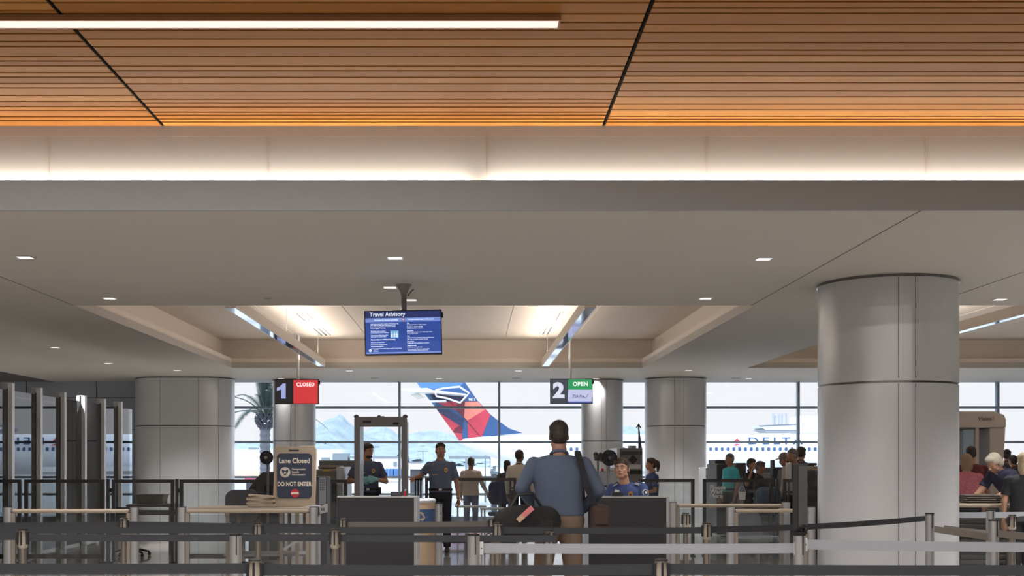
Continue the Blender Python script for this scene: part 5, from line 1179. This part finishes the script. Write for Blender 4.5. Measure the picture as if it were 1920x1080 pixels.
# ================================================================ the airfield
ZG = -3.6
b = B(); bx(b, -700, 700, YB+.6, 1500, ZG-.5, ZG)
struct(mk('ground', b, mat('apron_concrete', (176, 172, 166), .8, var=.06, sc=.02)))
from mathutils import noise
def hills(label, prof, d, depth, m, seed):
    b = B(); rows = []; n = len(prof); fine = []
    for i in range(n-1):
        (x0, y0), (x1, y1) = prof[i], prof[i+1]; k = max(2, int(abs(x1-x0)/1.2))
        for j in range(k):
            u = j/k; px = x0+(x1-x0)*u; fine.append((px, y0+(y1-y0)*u+1.6*noise.noise(V((px*.25, seed, 0)))))
    fine.append(prof[-1]); NR = 30
    for r in range(NR+1):
        v = r/NR; row = []
        for i, (px, py) in enumerate(fine):
            h = Z(py, d)-ZG; x = X(px, d); q = V((x*.045, v*5+seed, seed))
            cr_ = noise.fractal(q, 1.0, 2.0, 4)
            row.append(b.verts.new((x, d-depth*(1-v)+cr_*depth*.16*(1-v), ZG+h*v**1.15+cr_*h*.10*v*(1-v)*2)))
        rows.append(row)
    for r in range(NR):
        for i in range(len(fine)-1): b.faces.new((rows[r][i], rows[r][i+1], rows[r+1][i+1], rows[r+1][i]))
    back = [b.verts.new((v.co.x, d+depth*.4, ZG)) for v in rows[-1]]
    for i in range(len(fine)-1): b.faces.new((rows[-1][i], rows[-1][i+1], back[i+1], back[i]))
    o = mk('mountain', b, m, smooth=True); tag(o, label, 'mountain'); return o
m_mt = mat('haze_tinted_rock', (124, 134, 138), .95, var=.5, sc=.09)  # distance haze is mixed into the rock colours
m_mt2 = mat('haze_tinted_rock_far', (130, 140, 143), .95, var=.45, sc=.08)
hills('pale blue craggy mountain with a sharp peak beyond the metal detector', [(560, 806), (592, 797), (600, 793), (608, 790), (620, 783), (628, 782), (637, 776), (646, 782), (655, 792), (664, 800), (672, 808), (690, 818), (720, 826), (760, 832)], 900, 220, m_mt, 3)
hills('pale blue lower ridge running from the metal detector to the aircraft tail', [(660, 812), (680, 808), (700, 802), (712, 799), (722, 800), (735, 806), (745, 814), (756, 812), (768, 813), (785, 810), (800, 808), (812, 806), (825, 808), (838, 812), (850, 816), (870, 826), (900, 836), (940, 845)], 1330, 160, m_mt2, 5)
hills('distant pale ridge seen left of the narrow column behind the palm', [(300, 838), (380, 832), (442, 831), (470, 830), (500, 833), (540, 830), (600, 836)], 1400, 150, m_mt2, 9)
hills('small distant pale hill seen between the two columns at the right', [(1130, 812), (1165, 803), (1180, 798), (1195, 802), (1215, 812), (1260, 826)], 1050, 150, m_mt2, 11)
# --- parked aircraft: tail on the left, fuselage and lettering to the right
AD = 110.0; t = thing('airliner', 'white airliner with red and blue tail fin parked outside the windows', 'aircraft', (X(1300, AD), AD, ZG))
m_pw = mat('aircraft_white', (215, 216, 220), .35, var=.015, sc=.5); m_ab = mat('aircraft_blue', (42, 76, 120), .4, var=.08, sc=1.2); m_ar = mat('aircraft_red', (180, 52, 68), .4, var=.06, sc=1.2); m_ac = mat('aircraft_coral', (216, 120, 102), .4, var=.05, sc=1.2); m_adr = mat('aircraft_dark_red', (104, 28, 46), .4, var=.08, sc=1.2); m_alb = mat('aircraft_light_blue', (74, 116, 156), .4, var=.06, sc=1.2); m_anv = mat('aircraft_navy', (38, 46, 80), .4, var=.1, sc=1.2)
zc = Z(852, AD); rr_ = 1.9
b = B(); rgs = []
for px, r, dz_ in ((860, .25, 1.25), (900, .8, .9), (960, 1.35, .45), (1030, 1.8, .05), (1080, 1.9, 0), (1400, 1.9, 0), (1640, 1.9, 0), (1700, 1.85, -.05), (1750, 1.5, -.25), (1785, .9, -.5), (1800, .3, -.65)):
    x = X(px, AD); rgs.append([V((x, AD+r*cos(2*pi*k/36), zc+dz_+r*sin(2*pi*k/36))) for k in range(36)])
rings(b, rgs); mk('fuselage', b, m_pw, t, smooth=True)
# fin: outline and colour fields traced as flat painted areas on a real fin 0.5 m thick
def zo(x, y): return 740+x/6.75, 700+y/6.75
def fq(pts): return [(X(px, AD), Z(py, AD)) for px, py in [zo(*p) for p in pts]]
finpts = [(-320, -640), (-20, -640), (180, -240), (250, -60), (330, 40), (905, 130), (1050, 350), (1130, 430), (1210, 520), (1310, 600), (1450, 700), (1620, 755), (1400, 775), (1100, 810), (850, 856), (815, 850), (740, 740), (520, 440), (430, 300)]
finout = [(280, 120), (60, -260), (560, -330), (900, 130), (1050, 350), (1130, 430), (1210, 520), (1310, 600), (1450, 700), (1620, 755), (1400, 775), (1100, 810), (850, 860), (815, 850), (740, 740), (520, 440), (420, 310)]
b = B(); prism(b, fq(finout), AD-.25, AD+.25); mk('tail_fin', b, m_ab, t)
fields = [('light_field', m_alb, [(280, 120), (190, -40), (640, -40), (780, 60), (870, 125), (800, 190), (430, 200), (330, 190)]), ('edge_field', m_alb, [(420, 310), (330, 200), (440, 250), (530, 410), (520, 440)]),
          ('navy_field', m_anv, [(450, 250), (880, 280), (880, 350), (520, 350)]), ('red_upper', m_ar, [(520, 360), (880, 360), (880, 560), (800, 480), (600, 400)]), ('dark_red_upper', m_adr, [(780, 360), (885, 360), (875, 570), (790, 470)]),
          ('coral_field', m_ac, [(890, 360), (1050, 360), (1150, 455), (920, 600), (880, 560)]), ('red_centre', m_ar, [(920, 600), (1150, 455), (1212, 530), (1100, 808), (930, 838)]),
          ('red_lower', m_ar, [(540, 470), (610, 530), (840, 660), (740, 745)]), ('dark_red_lower', m_adr, [(740, 745), (760, 700), (838, 655), (862, 700), (850, 755)]), ('red_foot', m_ar, [(745, 750), (850, 760), (860, 850), (815, 850)]),
          ('navy_sweep', m_anv, [(540, 460), (680, 462), (870, 580), (862, 690), (620, 530)])]
for fi, (n_, m_, pts) in enumerate(fields):
    b = B(); off = .255+.006*fi; prism(b, fq(pts), AD-off, AD-.25); mk(n_, b, m_, t)
for pts in ([(700, 360), (1090, 805)],):
    b = B(); a, c_ = fq(pts); tube(b, [(a[0], AD-.33, a[1]), (c_[0], AD-.33, c_[1])], .035, 6); mk('rudder_hinge', b, m_adr, t)
text('9611', (.33), m_pw, t, (fq([(980, 335)])[0][0], AD-.27, fq([(980, 335)])[0][1]), bold=.01, world=True, ext=.01, name='registration')
# white stabiliser with raised outline, in front of the fin
SD = AD-2.2
def fs(pts): return [(X(px, SD), Z(py, SD)) for px, py in [zo(*p) for p in pts]]
b = B(); prism(b, fs([(60, 200), (420, 190), (480, 215), (900, 265), (900, 282), (470, 250), (180, 235)]), SD-.6, SD+1.9); mk('stabiliser', b, m_pw, t)
for pts in ([(520, 220), (620, 195), (820, 175), (940, 255), (900, 300), (830, 378), (660, 320), (530, 295), (520, 260)],):
    q = fs(pts); cc = (sum(p[0] for p in q)/len(q), sum(p[1] for p in q)/len(q)); b = B(); tube(b, [(p[0], SD-.62, p[1]) for p in q+q[:1]], .085, 8); mk('stabiliser_edge', b, m_pw, t)
b = B(); prism(b, fs([(200, 270), (300, 250), (380, 300), (290, 325)]), SD-.3, SD+.3); mk('actuator', b, mat('warm_metal', (170, 168, 160), .5), t)
b = B(); prism(b, fs([(440, 345), (650, 340), (655, 358), (450, 358)]), SD-.2, SD+1.9); mk('trim_tab', b, m_pw, t)
# lettering and widget on the fuselage
yf = AD-1.93
def fx(px): return (px-CX)*yf/F
def fz(py): return EYE+(CY-py)*yf/F
for ch, px in zip('DELTA', (1412.5, 1435.5, 1456, 1474, 1496)):
    text(ch, .92, m_ab, t, (fx(px), AD-1.9, fz(827.5)), bold=.012, world=True, ext=.03, sx=1.5)
b = B(); prism(b, [(fx(1372), fz(832)), (fx(1382), fz(821)), (fx(1382), fz(827.5))], AD-1.94, AD-1.80); prism(b, [(fx(1392), fz(832)), (fx(1382), fz(821)), (fx(1382), fz(827.5))], AD-1.94, AD-1.80); mk('emblem', b, m_ar, t, label='red upper triangle of the emblem')
b = B(); prism(b, [(fx(1375), fz(835.5)), (fx(1382), fz(832)), (fx(1392), fz(835.5)), (fx(1385), fz(834.6))], AD-1.94, AD-1.86); mk('emblem', b, m_ar, t, label='red lower sweep of the emblem')
m_aw = mat('cabin_window', (66, 92, 130), .2)
for px in [1060+10.9*k for k in range(58)]:
    b = B(); x = fx(px); prism(b, rrect(x-.13, x+.13, fz(845.5), fz(838.5), .1, 4), AD-1.93, AD-1.85); mk('cabin_window', b, m_aw, t)
# wing, engine and gear of the airliner so that it stands on the apron
b = B(); prism(b, [(X(1190, AD), AD-1), (X(1350, AD), AD-1), (X(1300, AD), AD-17), (X(1265, AD), AD-17)], zc-1.5, zc-1.15, 'xy'); 
bmesh.ops.translate(b, vec=(0, 0, 0), verts=b.verts); mk('wing', b, m_pw, t)
for px, dy in ((1250, 2.6), (1250, -2.6), (1660, 0)):
    b = B(); x = X(px, AD); cyl(b, (x, AD+dy, ZG+.5), (x, AD+dy, zc-1.2), .14); mk('landing_gear', b, m_steel, t, smooth=True)
    b = B(); cyl(b, (x, AD+dy-.25, ZG+.5), (x, AD+dy+.25, ZG+.5), .5, n=24); mk('wheel', b, m_black, t, smooth=True)
# wing tip of a nearer aircraft above the lettering: boarding bridge hood
HD = 92.0; t = thing('boarding_bridge', 'pale boarding bridge hood with dark underside above the fuselage lettering', 'boarding bridge', (X(1470, HD), HD, ZG))
def h_(px, py): return (X(px, HD), Z(py, HD))
b = B(); prism(b, [h_(1423, 799), h_(1494, 795.5), h_(1500, 798), h_(1494, 806), h_(1436, 806)], HD, HD+3); mk('hood', b, mat('bridge_white', (226, 228, 232), .5), t)
b = B(); prism(b, [h_(1432, 806), h_(1494, 805), h_(1493, 810), h_(1442, 810.5), h_(1428, 805)], HD+.1, HD+2.9); mk('underside', b, mat('bridge_grey', (150, 156, 164), .6), t)
b = B(); prism(b, [h_(1422, 798), h_(1494, 794.6), h_(1494, 796), h_(1424, 799.6)], HD-.1, HD); mk('roof_edge', b, mat('bridge_dark', (96, 104, 112), .6), t)
b = B(); bx(b, X(1500, HD), X(1600, HD), HD, HD+3, Z(812, HD), Z(780, HD)); mk('tunnel', b, _m['bridge_white'], t)
for px in (1560, 1590):
    b = B(); cyl(b, (X(px, HD), HD+1.5, ZG), (X(px, HD), HD+1.5, Z(810, HD)), .3); mk('column', b, _m['bridge_grey'], t, smooth=True)
for px in (1459, 1463, 1470, 1476, 1484):
    b = B(); cyl(b, (X(px, HD), HD+1.5, Z(796, HD)), (X(px, HD), HD+1.5, Z(772+random.random()*6, HD)), .07); mk('mast', b, _m['bridge_grey'], t)
b = B(); bx(b, X(1456, HD), X(1488, HD), HD+1.45, HD+1.55, Z(774, HD), Z(773, HD)); mk('mast_rail', b, _m['bridge_grey'], t)
# --- palm
PD = 46.0; px0 = 497; t = thing('palm_tree', 'tall date palm outside between the left column and the narrow column', 'palm', (X(px0, PD), PD, ZG))
random.seed(21); x = X(px0, PD)
b = B(); prof = []
zt_ = Z(800, PD); n = 60
for k in range(n+1):
    z = ZG+(zt_-ZG)*k/n; prof.append((.19+.025*(k % 2)+(.05 if k < 3 else 0), z))
lathe(b, prof, (x, PD, 0), 20); mk('trunk', b, mat('palm_bark', (92, 94, 100), .9, var=.3, sc=8, bump=.8), t)
b = B(); zc_ = Z(790, PD)
for k in range(150):
    a = random.random()*2*pi; z = Z(random.uniform(778, 806), PD); r = .26+.12*(1-abs(z-zc_)/.4); c = V((x+r*cos(a), PD+r*sin(a), z)); cyl(b, c-V((cos(a), sin(a), 0))*.12, c+V((cos(a)*.045, sin(a)*.045, .09)), .05, .018, 6)
mk('crown_shaft', b, mat('palm_boots', (80, 80, 88), .9, var=.3, sc=10), t)
m_fr = mat('palm_frond', (50, 64, 62), .9, var=.4, sc=6, spec=.1); m_fs = mat('palm_stalk', (66, 78, 70), .8)
for k in range(30):
    a = 2*pi*k/30*2.4+random.random()*.3; el_ = R(random.choice((30, 50, 65, 78, 85))); L_ = random.uniform(2.5, 3.4); p0 = V((x, PD, Z(782, PD))); pts = []
    for i in range(13):
        u = i/12; hgt = sin(el_)*L_*u-1.4*cos(el_)*u*u*L_*.55; rad = cos(el_)*L_*u*.9+.35*u*u*sin(el_); pts.append(p0+V((cos(a)*rad, sin(a)*rad, hgt)))
    b = B(); tube(b, pts, [.035*(1-.85*i/12) for i in range(13)], 5); fr = mk('frond', b, m_fs, t)
    b = B()
    for i in range(12, 96):
        u = i/96; j = min(11, int(u*12)); f = u*12-j; p = pts[j].lerp(pts[j+1], f); tg = (pts[j+1]-pts[j]).normalized(); sd = tg.cross(V((0, 0, 1))).normalized(); up = sd.cross(tg)
        for s in (-1, 1):
            l = .42*(1-u)**.35*(.5+.5*min(1, u*4)); e_ = p+(sd*s*.75+tg*.75+up*.12+V((0, 0, -.15))).normalized()*l; w_ = tg*.011
            q = [b.verts.new(v) for v in (p-w_, p+w_, e_)]; b.faces.new(q)
    me = bpy.data.meshes.new('leaflets'); b.to_mesh(me); b.free(); me.materials.append(m_fr); o = bpy.data.objects.new('leaflets', me); COL.objects.link(o); o.parent = fr
    o.matrix_parent_inverse = (t.matrix_basis.inverted() @ t.matrix_basis); o.matrix_parent_inverse = M.Identity(4)
# --- buildings and ground equipment beyond
BD = 300.0
m_bw = mat('far_white_wall', (205, 200, 200), .8, var=.04, sc=.2); m_bt = mat('far_tan', (206, 180, 160), .9, var=.1, sc=.3)
def far(name, label, cat, parts, d=BD, group=None):
    t = None
    for pn, a0, a1, b0, b1, m, dd in parts:
        if t is None: t = thing(name, label, cat, (X((a0+a1)/2, d), d, ZG), 0, group)
        b = B(); bx(b, X(a0, d), X(a1, d), d-dd, d+6, max(ZG, Z(b1, d)), Z(b0, d)); mk(pn, b, m, t)
    return t
m_fg = mat('far_grey', (120, 128, 134), .8); m_fb = mat('far_blue', (70, 116, 172), .6, var=.1, sc=.5)
far('warehouse', 'long pale warehouse with a tan base seen behind the palm', 'building', (('wall', 436, 515, 843, 900, m_bw, 0), ('tan_base', 436, 515, 882, 893, m_bt, .5), ('roof_unit', 466, 478, 839, 843, m_fg, 0)))
far('service_block', 'white service block with grey tank left of the metal detector', 'building', (('wall', 592, 640, 843, 900, m_bw, 0), ('side_wing', 624, 652, 850, 900, m_fg, .4), ('opening', 603, 618, 858, 862, m_fg, .6)))
far('terminal_block', 'long low white building behind the officers', 'building', (('wall', 660, 760, 858, 900, m_bw, 0), ('roof', 655, 765, 855.5, 858, m_fg, .4), ('door', 738, 744, 866, 874, m_fg, .4)))
far('cargo_container', 'blue cargo container on the apron behind the metal detector, left one', 'container', (('body', 722, 737, 879, 893, m_fb, 0), ('door_seam', 729, 729.7, 879, 893, m_bw, .3)), 150, 'blue cargo containers')
far('cargo_container', 'blue cargo container on the apron behind the metal detector, right one', 'container', (('body', 739, 756, 879, 893, m_fb, 0), ('door_seam', 747, 747.7, 879, 893, m_bw, .3)), 150, 'blue cargo containers')
far('jet_bridge', 'long pale boarding bridge low on the horizon right of the officer in the faded polo', 'boarding bridge', (('tunnel', 842, 925, 855, 860, m_fg, 0), ('cab', 920, 934, 856, 874, m_bw, .4), ('leg', 872, 876, 860, 900, m_fg, .0), ('leg', 926, 930, 870, 900, m_fg, 0)), 140)
far('belt_loader', 'small grey belt loader on the apron right of the beige shirt traveller', 'vehicle', (('chassis', 920, 934, 884, 889, m_fg, 0), ('cab', 921, 925, 879, 884, m_fg, .2), ('wheel_box', 922, 932, 889, 960, m_machd, .1)), 120)
far('pickup_truck', 'small white truck on the apron right of the metal detector', 'vehicle', (('body', 766, 792, 868, 880, m_bw, 0), ('wheels', 769, 789, 879, 950, m_machd, -.2), ('side_stripe', 768, 790, 865.5, 868, m_fg, .1)), 140)
far('catering_truck', 'small pink vehicle low on the apron right of the wide oblong column', 'vehicle', (('body', 459, 472, 895, 900, mat('pink_body', (190, 70, 100), .5), 0), ('wheels', 461, 470, 900, 960, m_machd, -.1)), 110)
far('tug', 'small pale apron tug near the far left of the window', 'vehicle', (('body', 598, 616, 893, 899, m_bt, 0), ('wheels', 600, 614, 899, 960, m_machd, -.1)), 100)
for px, y0, d_ in ((701, 838, 160), (910, 843, 150), (793, 846, 170)):
    b = B(); cyl(b, (X(px, d_), d_, ZG), (X(px, d_), d_, Z(y0, d_)), .12, .06, 8); box(b, (X(px, d_), d_, Z(y0, d_)), (1.6, .3, .15)); tag(mk('floodlight_mast', b, m_fg), 'thin floodlight mast %s' % {701: 'seen through the metal detector', 910: 'right of the beige shirt traveller', 793: 'left of the officer in the faded polo'}[px], 'mast', 'floodlight masts')
b = B(); d_ = 60
for k in range(140):
    x_ = X(640, d_)+(X(1000, d_)-X(640, d_))*k/140; ell(b, (x_+random.uniform(-.1, .1), d_+random.uniform(-.3, .3), ZG+random.uniform(1.2, 2.0)), (random.uniform(.25, .45), .3, random.uniform(.3, .5)), u=7, v=5)
bx(b, X(640, d_), X(1000, d_), d_-.3, d_+.3, ZG, ZG+1.5)
tag(mk('hedge', b, mat('dry_green', (142, 152, 128), .9, var=.3, sc=2)), 'low dusty green hedge outside the windows behind the officers', 'hedge', kind='stuff')
bpy.data.scenes.remove(_ts)
